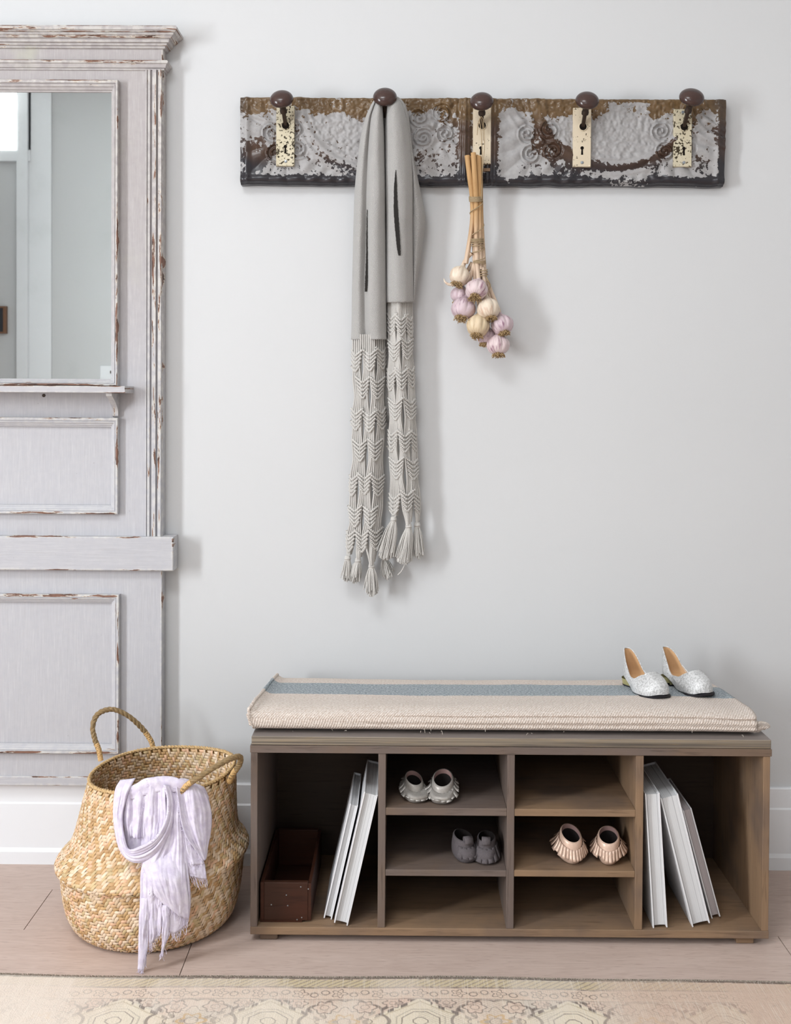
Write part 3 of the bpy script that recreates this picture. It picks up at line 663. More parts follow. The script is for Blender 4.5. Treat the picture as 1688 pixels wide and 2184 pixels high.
def knob_set(hole, plate_c, knob, w_px, mat, z_top, z_bot, key=None, screws=()):
    YP = YT - 0.0088
    hp = P(*hole, YP)
    pl = None
    if plate_c is not None:
        x0, x1 = P(plate_c[0], hole[1], YP)[0], P(plate_c[1], hole[1], YP)[0]; zt_, zb_ = P(hole[0], z_top, YP)[2], P(hole[0], z_bot, YP)[2]
        xs = [x0, x0 + .001, x0 + .0035, x0 + .0055, x1 - .0055, x1 - .0035, x1 - .001, x1]; zs = [zb_, zb_ + .001, zb_ + .0035, zb_ + .0055, zt_ - .0055, zt_ - .0035, zt_ - .001, zt_]
        dd = [0, 1, 1, .45, .45, 1, 1, 0]
        Am = np.array([[(x, YP - .0032 * min(dd[i], dd[j]), z) for j, z in enumerate(zs)] for i, x in enumerate(xs)])
        b = MB().grid(Am, flip=True)
        R = [(x0, zb_), (x1, zb_), (x1, zt_), (x0, zt_)]
        b.grid(np.array([[(x, YP, z) for x, z in R], [(x, YT + .004, z) for x, z in R]]), cv=True)
        pl = b.build('key_plate', mat, rack, smooth=False)
        yf = YP - .0018
        c = MB(); c.lathe([(0, .0004), (.0088, .0004), (.0092, -.0012)], 24)
        o = c.build('spindle_hole', M['hole'], pl, local=True); o.matrix_parent_inverse = Matrix.Translation((hp[0], yf, hp[2])) @ Matrix.Rotation(math.pi / 2, 4, 'X')
        c = MB(); c.lathe([(.0086, 0), (.0092, .0016), (.0104, .0018), (.0115, 0)], 24)
        o = c.build('rose', mat, pl, local=True); o.matrix_parent_inverse = Matrix.Translation((hp[0], yf, hp[2])) @ Matrix.Rotation(math.pi / 2, 4, 'X')
        if key:
            kp = P(*key, YP); poly = []
            for a in np.linspace(-1.15, math.pi + 1.15, 14): poly.append((kp[0] + .0042 * math.cos(a), kp[2] + .0042 * math.sin(a)))
            poly += [(kp[0] - .0026, kp[2] - .0165), (kp[0] + .0026, kp[2] - .0165)]
            MB().prism(poly, yf - .0003, yf + .001).build('keyhole', M['hole'], pl, smooth=False)
        for s_ in screws:
            spt = P(*s_, YP)
            c = MB(); c.lathe([(0, .0009), (.001, .0009), (.0013, .0016), (.003, .0013), (.0039, 0)], 16)
            o = c.build('screw', M['screw'], pl, local=True); o.matrix_parent_inverse = Matrix.Translation((spt[0], yf, spt[2])) @ Matrix.Rotation(math.pi / 2, 4, 'X')
    kp = P(*knob, -0.092); ax = Vector(kp - np.array([hp[0], YT - .005, hp[2]])); L = ax.length; q = ax.to_track_quat('Z', 'Y').to_matrix().to_4x4()
    MX = Matrix.Translation((hp[0], YT - .005, hp[2])) @ q
    rk = w_px / 2 * (2.72 - .092) / F_PX; ck = rk * .62
    an = np.linspace(-math.pi / 2, math.pi / 2, 22)
    prof_ = [(.0, L - ck * .9), (.010, L - ck * .92)] + [(rk * math.cos(a) ** .92, L + ck * (math.sin(a) if a > 0 else .8 * math.sin(a))) for a in an[6:-1]] + [(.0, L + ck)]
    ko = MB().lathe(prof_, 40).build('door_knob', M['knob'], rack, local=True)
    ko.matrix_parent_inverse = Matrix.Translation(-Vector(rack.location)) @ MX
    nk = MB().lathe([(.0, L - ck * 2.1), (.0085, L - ck * 2.1), (.0088, L - ck * 1.75), (.0075, L - ck * 1.6), (.0078, L - ck * 1.2), (.011, L - ck * .95), (.014, L - ck * .72)], 24).build('knob_shank', M['iron'], ko, local=True)
    b = MB().box(-.0042, .0042, -.0042, .0042, -.004, L - ck * 1.9); sp2 = b.build('spindle', M['iron'], ko, local=True, bevel=.0008)
    return MX, L
knob_set((609.5, 268), (589.5, 628.5), (601, 212), 50, M['plate_worn'], 226, 354.5, (609, 313), ((610, 344.5),))
knob_set((822, 262), (803, 842), (821.5, 207.5), 51, M['plate_cream'], 226, 352, None, ())
knob_set((1029, 268), (1009.5, 1048), (1028, 217), 50, M['plate_cream'], 230, 350, (1026, 316), ())
knob_set((1244, 270.5), (1223, 1261.5), (1253, 215), 50, M['plate_cream'], 230, 356, (1242, 316), ((1242, 347),))
knob_set((1459.5, 271), (1438, 1476.5), (1476, 208.5), 53, M['plate_worn'], 233, 356, (1459, 317), ((1459, 347), (1457, 239.5)))
# the third plate is loose at its foot: a strip of bare board shows beneath it
q0 = P(1028, 362, YT - .006); MB().box(q0[0] - .021, q0[0] + .021, YT - .0075, YT, q0[2] - .004, q0[2] + .004).build('bare_batten', M['tan_x'], rack, bevel=.001)

# ------------------------------------------------------------------ shoe bench with cubbies
YF = -0.400; YBK = -0.022
bx = lambda px, py=1800: P(px, py, YF)[0]
def bz(py, px=1090): return P(px, py, YF)[2]
bench = thing('shoe_bench', 'long low wooden shoe bench with cubbyholes standing against wall', 'bench', (bx(1090), YF / 2, 0.0))
ZS, ZSb, ZTb = bz(1574.5), bz(1593.5), bz(1609.5)
ZBt, ZBb = bz(1981.5), bz(1998)
XL, XRr = bx(534.5), bx(1643.5)
def bpart(name, m, x0, x1, y0, y1, z0, z1, bev=.0012): return MB().box(x0, x1, y0, y1, z0, z1).build(name, M[m], bench, smooth=False, bevel=bev)
bpart('seat_board', 'ply', XL + .001, XRr + .0005, YF + .001, YBK, ZSb, ZS, .002)
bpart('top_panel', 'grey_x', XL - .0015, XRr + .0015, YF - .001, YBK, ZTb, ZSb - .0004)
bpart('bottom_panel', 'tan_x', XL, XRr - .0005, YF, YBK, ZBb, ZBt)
LS = bx(549) - bx(534.5)
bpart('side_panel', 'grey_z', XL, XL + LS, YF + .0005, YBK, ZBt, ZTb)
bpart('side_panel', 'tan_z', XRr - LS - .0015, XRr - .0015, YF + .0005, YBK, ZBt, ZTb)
D1, D2, D3 = [(bx(a), bx(b_)) for a, b_ in ((806.5, 822.5), (1081.5, 1097.5), (1356, 1372.5))]
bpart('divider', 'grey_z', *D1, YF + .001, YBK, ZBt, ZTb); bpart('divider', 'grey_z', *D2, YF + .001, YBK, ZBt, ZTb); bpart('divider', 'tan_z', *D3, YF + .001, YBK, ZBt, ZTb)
bpart('back_panel', 'shade_x', XL + .002, XRr - .004, YBK - .006, YBK, ZBb + .002, ZSb - .002, .0005)
S1t, S1b, S2t, S2b = bz(1724.5, 953), bz(1740.5, 953), bz(1856.5, 953), bz(1870, 953)
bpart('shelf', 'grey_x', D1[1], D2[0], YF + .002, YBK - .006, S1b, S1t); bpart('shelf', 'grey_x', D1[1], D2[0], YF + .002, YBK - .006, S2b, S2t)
T1t, T1b, T2t, T2b = bz(1727, 1225), bz(1742.5, 1225), bz(1858, 1225), bz(1871.5, 1225)
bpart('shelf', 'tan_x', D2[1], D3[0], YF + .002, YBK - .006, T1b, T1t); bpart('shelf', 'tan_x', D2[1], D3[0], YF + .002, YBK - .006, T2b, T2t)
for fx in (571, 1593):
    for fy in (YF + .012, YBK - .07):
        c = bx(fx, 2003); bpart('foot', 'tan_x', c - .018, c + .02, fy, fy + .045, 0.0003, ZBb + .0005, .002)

# ------------------------------------------------------------------ seat cushion
CZ = ZS + .0006; CH = .0545
cush = thing('seat_cushion', 'oatmeal woven seat cushion with one blue grey stripe lying on bench', 'cushion', (.23, -.21, CZ))
NXC, NP = 190, 84
cyf, cyb = -.384, -.062
tp = np.linspace(0, 2 * math.pi, NP, endpoint=False)
def csec(sc):
    ca, sa = np.cos(tp), np.sin(tp)
    e = .42
    yy = (cyf + cyb) / 2 + (cyb - cyf) / 2 * np.sign(ca) * np.abs(ca) ** e * sc
    zz_ = .5 + .5 * np.sign(sa) * np.abs(sa) ** (.62) * sc
    return yy, zz_
A = np.zeros((NXC, NP, 3))
ends = np.linspace(0, 1, NXC)
for i, u in enumerate(ends):
    sc = 1.0
    dR = (1 - u) * 1.1; 
    if dR < .012: sc = math.sqrt(max(0, 1 - ((.012 - dR) / .012) ** 2)) * .5 + .5
    dL = u * 1.1
    yy, zn = csec(sc)
    f = (yy - cyf) / (cyb - cyf)
    xl = -.326 + .026 * f + .004 * np.sin(zn * 7) ; xr = .779 - .027 * f
    lip = .0055 * math.exp(-(dL / .009) ** 2)
    hh = CH * (1 - .13 * f + .05 * np.exp(-((f - .12) / .1) ** 2)) * (1 - .03 * math.sin(u * 5.0) - .10 * math.exp(-((u - .97) / .05) ** 2))
    z = CZ + zn * hh
    top = (zn > .75)
    z = z + np.where(zn > .5, lip * 1.2 + .0035 * (fbm(u * 9 + yy * 0, yy * 14, 61) - .5), 0)
    front = sstep(.12, .02, f) * sstep(.04, .12, zn)
    y = yy + np.where(f < .5, -1, 1) * lip * .6
    cre = .0075 * np.exp(-((zn - .66 - .03 * math.sin(u * 3)) / .045) ** 2) * float(sstep(.14, .4, u)) + .006 * np.exp(-((zn - .40 - .02 * math.sin(u * 4 + 1)) / .04) ** 2) * float(sstep(.08, .3, u))
    y = y + front * (cre - .004 * (fbm(u * 22 + yy * 0, zn * 3, 63) - .5))
    A[i, :, 0] = xl + (xr - xl) * u; A[i, :, 1] = y; A[i, :, 2] = np.maximum(z, CZ)
cu = MB().grid(A, cv=True)
for k, s_ in ((0, 1), (NXC - 1, -1)):
    R = A[k]; ctr = R.mean(0)
    cap = np.stack([R, ctr + (R - ctr) * .93 + np.array([.003 * s_, 0, 0]), ctr + (R - ctr) * .6 + np.array([.006 * s_, 0, 0]), ctr + (R - ctr) * .02 + np.array([.006 * s_, 0, 0])])
    cu.grid(cap, cv=True)
cu.build('cushion_cover', M['cushion'], cush, angle=75)
hem = A[0]; k0 = [j for j in range(NP) if hem[j, 2] > CZ + .012]
hp_ = cr(np.array([hem[j] + np.array([-.001, 0, .0005]) for j in sorted(k0, key=lambda j: hem[j, 1])])[::3], 60)
MB().tube(hp_, .0036 + .0006 * np.sin(np.arange(60) * 2.2), 8).build('hem', M['cushion'], cush)
c0 = P(1612, 1552, -.36); c1 = P(1634, 1549, -.362)
pts = cr([c0 + np.array([-.012, .01, .004]), c0, (c0 + c1) / 2 + np.array([0, -.002, .004]), c1, c1 + np.array([.002, 0, -.004])], 14)
MB().tube(pts, np.array([.012, .0125, .0125, .012, .011, .0105, .010, .0095, .0092, .009, .009, .009, .0085, .005]), 10).build('corner_tuft', M['cushion'], cush)
th = MB(); t0 = P(1400, 1488, z=CZ + CH * .95); t1 = P(1424, 1481, z=CZ + CH * .95)
th.tube(cr([t0, t0 + (t1 - t0) * .3 + np.array([0, 0, .002]), t0 + (t1 - t0) * .7 + np.array([0, .003, .002]), t1 + np.array([0, .003, .003]), t1 + np.array([-.004, -.002, .003]), t1 + np.array([-.008, -.006, .001])], 30), .0007, 5)
for k in range(46):
    u = rng.random(); x = -.3 + 1.06 * u; z = CZ + CH * rng.uniform(.05, .75); a = rng.uniform(0, 6.28); l = rng.uniform(.002, .006)
    th.tube(cr([[x, cyf + .002, z], [x + l * math.cos(a) * .5, cyf - .003, z + l * .5], [x + l * math.cos(a), cyf - .004, z + l * math.sin(a)]], 5), .00035, 4)
tag(th.build('loose_threads', M['fuzz'], cush), kind='stuff')

# ------------------------------------------------------------------ ballet flats
def flat_shoe(name, label, heel, yaw, L, mirror=1, sagk=0.0):
    t = thing(name, label, 'shoe', (heel[0], heel[1], heel[2]), 'silver ballet flats on the cushion', (0, 0, yaw))
    N = 56; a = np.linspace(0, 2 * math.pi, N, endpoint=False)
    s = (1 - np.cos(a)) / 2; side = np.sign(np.sin(a) + 1e-9)
    def hw(s): return .0405 * np.clip(np.sin(math.pi * np.clip(s, 0, 1)), 0, 1) ** .50 * (.70 + .30 * sstep(.3, .72, s)) * (1 - .10 * np.exp(-((s - .42) / .12) ** 2))
    def zs(s): return .016 * (1 - sstep(.18, .52, s)) + .008 * sstep(.82, 1.0, s) + .001
    def ring(sc, dz, y0=0., y1=1.): 
        return np.stack([mirror * (side * hw(s) * sc + .006 * np.sin(s * 2.6) * 1), L * (y0 + (y1 - y0) * s), zs(s) + dz], -1)
    sole0, sole1 = ring(.94, 0, .012, .988), ring(1.0, .004)
    bul = ring(1.03, .018, -.012, 1.0)
    # topline
    st = s; yt = L * (.012 + .63 * st); wt = hw(.10 + .66 * st * .92) * np.clip(np.sin(math.pi * np.clip(st, 0, 1)), 0, 1) ** .30 * .80
    zt = .082 - .052 * sstep(0, .62, st) + .014 * sstep(.75, 1., st) - sagk * np.exp(-((st - .45) / .15) ** 2)
    topl = np.stack([mirror * (side * wt + .006 * np.sin(st * .65 * 2.6)), yt - .004 * (1 - st), zt], -1)
    mid1 = bul * .55 + topl * .45; fr = sstep(.6, 1.0, s)[:, None]
    mid1[:, 2] += (.012 * fr[:, 0]); mid1[:, :2] += (bul[:, :2] - topl[:, :2]) * .12
    mid2 = bul * .2 + topl * .8; mid2[:, 2] += .011 * fr[:, 0]
    up = np.stack([sole1, bul, mid1, mid2, topl])
    MB().grid(up, cv=True).build('upper', M['crackle'], t, local=True, sub=2)
    inn = topl.copy(); inn[:, 0] *= .95; inn[:, 1] = L * .33 + (inn[:, 1] - L * .33) * .975; inn[:, 2] -= .001
    flr = ring(.86, .008, .03, .95); low = bul * 1.; low[:, 0] *= .90; low[:, 1] = L * .5 + (low[:, 1] - L * .5) * .95
    mi = inn * .5 + low * .5; mi[:, 2] = inn[:, 2] * .5 + low[:, 2] * .5 + .004 * fr[:, 0]
    ctr = np.stack([np.full(N, 0.) + mirror * .006 * np.sin(s * 2.6), flr[:, 1], flr[:, 2] - .001], -1)
    MB().grid(np.stack([inn, mi, low, flr, ctr]), cv=True).build('lining', M['insole'], t, local=True, sub=1)
    MB().tube(np.concatenate([topl, topl[:1]]), .0013, 6, False).build('topline_binding', M['crackle'], t, local=True)
    # gathered roll across the vamp
    vamp = [topl[j] + np.array([0, .004, .003]) for j in range(N) if s[j] > .93]; vamp = sorted(vamp, key=lambda p: p[0])
    vp = cr(np.array(vamp), 24); vp[:, 1] += .006; wtv = .0025 + .0035 * np.sin(np.linspace(0, math.pi, 24))
    MB().tube(vp, wtv, 8).build('vamp_fold', M['crackle'], t, local=True)
    so = np.stack([ring(.90, -.0035, .35, .985), ring(1.0, -.001, .33, .995), ring(1.01, .003, .32, 1.0)]); so[..., 2] = np.maximum(so[..., 2], .0004)
    k = MB().grid(so, cv=True); k.f.append(tuple(range(N))); k.f.append(tuple(range(2 * N, 3 * N))[::-1]); k.build('sole', M['rubber'], t, local=True)
    hl = MB(); n = 20; aa = np.linspace(math.pi * 1.0, 2 * math.pi, n); hb = [(mirror * .024 * math.cos(q) , .026 + .026 * math.sin(q)) for q in aa] + [(.020, .05), (-.020, .05)]
    hl.grid(np.array([[(x * .9, .024 + (y - .024) * .9, .003) for x, y in hb], [(x, y, .017) for x, y in hb]]), cv=True); m = len(hb); hl.f.append(tuple(range(m)))
    hl.build('heel', M['gold_heel'], t, local=True, smooth=False)
    hp2 = MB().grid(np.array([[(x * .9, .024 + (y - .024) * .9, .0004) for x, y in hb], [(x * .92, .024 + (y - .024) * .92, .0034) for x, y in hb]]), cv=True); hp2.f.append(tuple(range(m))); hp2.f.append(tuple(range(m, 2 * m)))
    hp2.build('heel_tip', M['rubber'], t, local=True, smooth=False)
    return t
zc_ = CZ + CH * .935
h1 = P(1336, 1455, z=zc_); h2 = P(1417, 1452, z=zc_)
flat_shoe('ballet_flat', 'silver crackled ballet flat on the cushion, left of the pair', (h1[0], h1[1], zc_), math.radians(180 + 21), .166, 1)
flat_shoe('ballet_flat', 'silver crackled ballet flat on the cushion, right of the pair', (h2[0], h2[1], zc_), math.radians(180 + 22), .166, -1, .006)

# ------------------------------------------------------------------ baby moccasins
def moccasin(label, loc, yaw, mat, lin, L=.10, W=.064, H=.042, op=(.42, .40, .30), tilt=.012, nfr=14, flare=.010, fl=.022, span=(0, 1), tab=False, group='', collar=.009, roll=0.0, jit=1.0):
    """op = (centre along length, half length, half width as share of W)"""
    t = thing('baby_moccasin', label, 'shoe', loc, group, (0, roll, yaw)); N = 48
    a = np.linspace(0, 2 * math.pi, N, endpoint=False); ca, sa = np.cos(a), np.sin(a)
    def outline(sc, z):                                   # +y is the toe
        yy = L * (.5 - .5 * ca); ww = W / 2 * np.abs(sa) ** .75 * (.82 + .18 * (.5 - .5 * ca)) * np.sign(sa)
        return np.stack([ww * sc, L / 2 + (yy - L / 2) * sc, np.full(N, z)], -1)
    oc, ol, ow = op
    def openr(sc, dz):
        y = L * oc - L * ol * ca * .5 * sc; f = (y - L * (oc - ol / 2)) / (L * ol)
        return np.stack([W * ow * sa * sc, y, H + tilt * (.5 - f) * 2 + dz], -1)
    o1 = openr(1.22, -collar)
    b0, b1, b2 = outline(.84, .0006), outline(.97, .006), outline(1.0, .015)
    m1 = b2 * .70 + o1 * .30; m1[:, 2] = b2[:, 2] * .34 + o1[:, 2] * .66
    MB().grid(np.stack([b0, b1, b2, m1, o1]), cv=True).build('upper', mat, t, local=True, sub=1)
    k = MB().add(b0, [tuple(range(N))]); k.build('sole', mat, t, local=True, smooth=False)
    o2 = openr(1.16, 0.0); o3 = openr(1.0, .001); 
    MB().grid(np.stack([o1 * 1.0, o1 * .5 + o2 * .5 + np.array([0, 0, .001]), o2, o3]), cv=True).build('collar', mat, t, local=True, sub=1)
    i1 = openr(.97, -.008); i2 = openr(.95, -.02); i2[:, 2] = np.maximum(i2[:, 2], .008); i3 = openr(.05, -.03); i3[:, 2] = .006
    MB().grid(np.stack([o3, i1]), cv=True).build('lining', lin, t, local=True)
    MB().grid(np.stack([i1, i2, i3]), cv=True).build('insole', M['moc_dark'], t, local=True)
    rr = random.Random(int(abs(loc[0]) * 1e5) + 3)
    oc1 = np.concatenate([o1, o1[:1]]); obul = np.concatenate([b2, b2[:1]])
    for q in range(nfr):
        u0 = span[0] + (span[1] - span[0]) * (q + .06) / nfr; u1 = span[0] + (span[1] - span[0]) * (q + .94) / nfr
        def at(u):
            x = (u % 1.0) * N; i = int(x) % N; f = x - int(x); return oc1[i] * (1 - f) + oc1[i + 1] * f, obul[i] * (1 - f) + obul[i + 1] * f
        rows = []; rj = rr.uniform(.3, 1)
        ln = fl * (1 + jit * rr.uniform(-.15, .1)); fr_ = flare * (1 + jit * rr.uniform(-.4, .5))
        for w_ in np.linspace(0, 1, 5):
            (p0, q0), (p1, q1) = at(u0), at(u1)
            cen = np.array([0, L * oc, 0]); out0 = p0 - cen; out0[2] = 0; out1 = p1 - cen; out1[2] = 0
            out0 = out0 / (np.linalg.norm(out0) + 1e-9); out1 = out1 / (np.linalg.norm(out1) + 1e-9)
            dz = -ln * w_ + .006 * jit * w_ ** 3 * rj; z_ = .003
            r0_ = p0 + out0 * (.002 + (np.linalg.norm((q0 - p0)[:2]) * .75 + fr_) * w_ ** 1.15) + np.array([0, 0, dz])
            r1_x = p1 + out1 * (.002 + (np.linalg.norm((q1 - p1)[:2]) * .75 + fr_) * w_ ** 1.15) + np.array([0, 0, dz])
            r0_[2] = max(r0_[2], z_); r1_x[2] = max(r1_x[2], z_); rows.append([r0_, r1_x])
        MB().grid(np.array(rows)).build('fringe_strip', mat, t, local=True, solid=.0011)
    if tab:
        f_ = openr(1.1, 0); p = f_[N // 2]
        pts = [(.0, p[1] - .004, p[2] - .004), (0, p[1] - .006, p[2] + .009), (0, p[1] - .001, p[2] + .0125), (0, p[1] + .005, p[2] + .008), (0, p[1] + .006, p[2] - .003)]
        c = cr(pts, 14); MB().grid(np.array([[(-.0095, y, z), (.0095, y, z)] for _, y, z in c])).build('pull_tab', mat, t, local=True, solid=.0014)
    return t
def on(px, py, z): p = P(px, py, z=z); return p
FW = math.pi                                              # toe towards the viewer
def place(px, py_front, z, toe_front, L):
    p = P(px, py_front, z=z); return (p[0], p[1] + L if toe_front else p[1], z)
z1 = S1t + .0008; g1 = 'pewter fringed baby moccasins on top left shelf'
moccasin('pewter fringed baby moccasin, left of the pair on the upper shelf', place(871, 1716, z1, True, .088), FW + .32, M['moc_silver'], M['moc_in'], L=.088, W=.062, H=.040, op=(.46, .46, .27), tilt=.009, nfr=20, flare=.004, fl=.015, group=g1, collar=.011)
moccasin('pewter fringed baby moccasin, right of the pair with wide open collar', place(952, 1718, z1, True, .088), FW - .14, M['moc_silver'], M['moc_in'], L=.088, W=.062, H=.043, op=(.47, .54, .32), tilt=.011, nfr=20, flare=.005, fl=.016, group=g1, collar=.010)
z2 = S2t + .0008; g2 = 'charcoal suede baby moccasins on middle left shelf'
moccasin('charcoal suede baby moccasin with pull tab, left of the pair, leaning', place(977, 1845, z2, True, .085), FW + .34, M['moc_grey'], M['moc_dark'], L=.085, W=.050, H=.046, op=(.48, .60, .36), tilt=.004, nfr=5, flare=.003, fl=.022, span=(.34, .68), tab=True, group=g2, collar=.010, jit=.15)
moccasin('charcoal suede baby moccasin with pull tab, against the divider', place(1045, 1846, z2, True, .085), FW - .10, M['moc_grey'], M['moc_dark'], L=.085, W=.051, H=.045, op=(.48, .58, .34), tilt=.003, nfr=9, flare=.006, fl=.026, span=(.18, .80), tab=True, group=g2, collar=.011, jit=.15)
z3 = T2t + .0008; g3 = 'rose gold fringed baby moccasins on middle right shelf'
moccasin('rose gold fringed baby moccasin, left of the pair, fringe curling out', place(1229, 1846, z3, False, .1), .20, M['moc_gold'], M['moc_in'], L=.092, W=.052, H=.057, op=(.36, .52, .38), tilt=-.011, nfr=24, flare=.0035, fl=.028, group=g3, collar=.011)
moccasin('rose gold fringed baby moccasin, right of the pair near divider', place(1299, 1848, z3, False, .1), -.16, M['moc_gold'], M['moc_in'], L=.092, W=.052, H=.055, op=(.36, .52, .39), tilt=-.010, nfr=22, flare=.003, fl=.027, group=g3, collar=.011)

# ------------------------------------------------------------------ books
def book(label, corner_px, ang, t, h, d, left, zf, yf, pages='pages', cover='cover', ct=.0028, stick=.004, group=''):
    """stands on its lowest corner; ang leans to the right when positive; the fore edge faces the room"""
    p = P(*corner_px, yf); o = thing('book', label, 'book', (p[0], yf, zf), group, (0, ang, 0))
    x0, x1 = (0, t) if left else (-t, 0)
    MB().box(x0, x0 + ct, 0, d, 0, h).build('front_cover', M[cover], o, smooth=False, local=True, bevel=.0006)
    MB().box(x1 - ct, x1, 0, d, 0, h).build('back_cover', M[cover], o, smooth=False, local=True, bevel=.0006)
    MB().box(x0, x1, d - .003, d, 0, h).build('spine', M[cover], o, smooth=False, local=True, bevel=.0006)
    n = 9; xs = np.linspace(x0 + ct + .0002, x1 - ct - .0002, n); cv_ = stick + .0025 * (1 - ((xs - xs.mean()) / (t / 2)) ** 2)
    A = np.array([[(x, c, .004), (x, c, h - .004)] for x, c in zip(xs, cv_)])
    m = MB().grid(A); R = [(xs[0], cv_[0]), *[(x, c) for x, c in zip(xs[1:], cv_[1:])], (xs[-1], d - .004), (xs[0], d - .004)]
    k = len(R); m.add([(x, y, .004) for x, y in R] + [(x, y, h - .004) for x, y in R], [tuple(range(k)), tuple(range(k, 2 * k))[::-1], (k - 3, k - 2, 2 * k - 2, 2 * k - 3), (k - 1, 0, k, 2 * k - 1)])
    m.build('page_block', M[pages], o, smooth=False, local=True)
    return o
ZBK = ZBt + .0006
gl, gr = 'books leaning in the left cubby', 'books leaning in the right cubby'
def ybk(py, px=1000): return P(px, py, z=ZBK)[1]
yb2 = ybk(1975, 742); book('thick white book leaning against divider in left cubby', (742, 1974), math.radians(12.6), .0305, .292, .21, False, ZBK, yb2, group=gl)
yb1 = ybk(1962, 708); book('thinner pale book in left cubby, leaning on the thick white book', (708, 1962), math.radians(12.6), .0185, .258, .2, False, ZBK, yb1, group=gl)
ya = ybk(1980, 1393); book('white book in right cubby, most upright, beside divider', (1393.5, 1979), math.radians(-3.9), .0315, .292, .21, True, ZBK, ya, group=gr)
yb_ = ybk(1978, 1476); book('thickest white book in right cubby, middle of the three leaning', (1477.5, 1977), math.radians(-14.4), .0395, .289, .21, True, ZBK, yb_, group=gr)
yc = ybk(1960, 1519); book('slim warm grey book in right cubby, outermost of the three', (1518.5, 1959), math.radians(-15.5), .0205, .248, .19, True, ZBK, yc, pages='pages_warm', group=gr)

# ------------------------------------------------------------------ old wooden box
yw = ybk(1967, 600); w0, w1 = P(555, 1967, yw), P(664, 1967, yw); wt_ = P(600, 1882, yw)[2]; WD = .29; w0[0] = max(w0[0], XL + LS + .003)
box_ = thing('wooden_box', 'small dark redwood open box at floor of left cubby', 'box', ((w0[0] + w1[0]) / 2, yw, ZBK))
zb_ = ZBK
MB().box(w0[0] + .008, w1[0] - .007, yw, yw + .012, zb_ + .004, wt_).build('front_board', M['redwood'], box_, smooth=False, bevel=.0015)
MB().box(w0[0] + .008, w1[0] - .007, yw + WD - .012, yw + WD, zb_ + .004, wt_ + .004).build('rear_board', M['redwood'], box_, smooth=False, bevel=.0015)
MB().box(w0[0], w0[0] + .008, yw + .0005, yw + WD, zb_ + .004, wt_).build('side_board', M['redwood'], box_, smooth=False, bevel=.001)
MB().box(w1[0] - .007, w1[0], yw + .0005, yw + WD, zb_ + .004, wt_ - .002).build('side_board', M['redwood'], box_, smooth=False, bevel=.001)
MB().box(w0[0], w1[0] - .02, yw + .001, yw + WD, zb_, zb_ + .004).build('bottom_board', M['redwood'], box_, smooth=False)
for px, py in ((611, 1909), (642, 1891.5), (658, 1896), (579, 1929.5), (614, 1931.5), (644, 1957), (634, 1966)):
    q = P(px, py, yw); c = MB().lathe([(0, .0009), (.0012, .0007), (.0016, 0)], 10)
    o = c.build('nail_head', M['screw'], box_, local=True); o.matrix_parent_inverse = Matrix.Translation(-Vector(box_.location)) @ Matrix.Translation((q[0], yw - .0002, max(q[2], zb_ + .006))) @ Matrix.Rotation(math.pi / 2, 4, 'X')

# ------------------------------------------------------------------ basket
BXC, BYC = -.557, -.288
prf = np.array([(.146, .0), (.160, .0015), (.175, .012), (.187, .035), (.195, .070), (.199, .105), (.201, .126), (.2025, .137), (.2085, .142), (.2120, .1485), (.2115, .155), (.205, .165), (.195, .176), (.187, .188), (.182, .200), (.1765, .225), (.172, .255), (.1675, .29), (.1635, .318), (.162, .333)])
prf_s = cr(prf, 240); sl = np.concatenate([[0], np.cumsum(np.linalg.norm(np.diff(prf_s, axis=0), axis=1))]); SMAX = sl[-1]
def bask(th, s, off=0.0):
    s = np.clip(s, 0, SMAX); r = np.interp(s, sl, prf_s[:, 0]); z = np.interp(s, sl, prf_s[:, 1])
    dr = np.gradient(prf_s[:, 0], sl); dz = np.gradient(prf_s[:, 1], sl)
    nr, nz = np.interp(s, sl, dz), -np.interp(s, sl, dr); ln = np.hypot(nr, nz) + 1e-9
    r = r + off * nr / ln; z = z + off * nz / ln
    w = np.clip((z - .15) / .18, 0, 1)
    x = BXC + .021 * w + r * np.cos(th); y = BYC + r * np.sin(th)
    z = z + .055 * (x - BXC) * np.clip((z - .02) / .125, 0, 1) + .0025 * np.sin(3 * th + 1) * w
    return np.stack([x, y, np.maximum(z, .0008)], -1)
basket = thing('belly_basket', 'round bellied seagrass basket with two handles standing on wood floor', 'basket', (BXC, BYC, 0))
thg, sg = np.linspace(0, 2 * math.pi, 96, endpoint=False), np.linspace(0, SMAX, 70)
TH, SS = np.meshgrid(thg, sg, indexing='ij')
g0 = MB().grid(bask(TH, SS, -.0022), cu=True); fl0 = bask(thg, np.zeros(96), -.0022); g0.add(fl0, [tuple(range(96))])
g0.build('basket_ground', M['straw_back'], basket)
cell = .0068
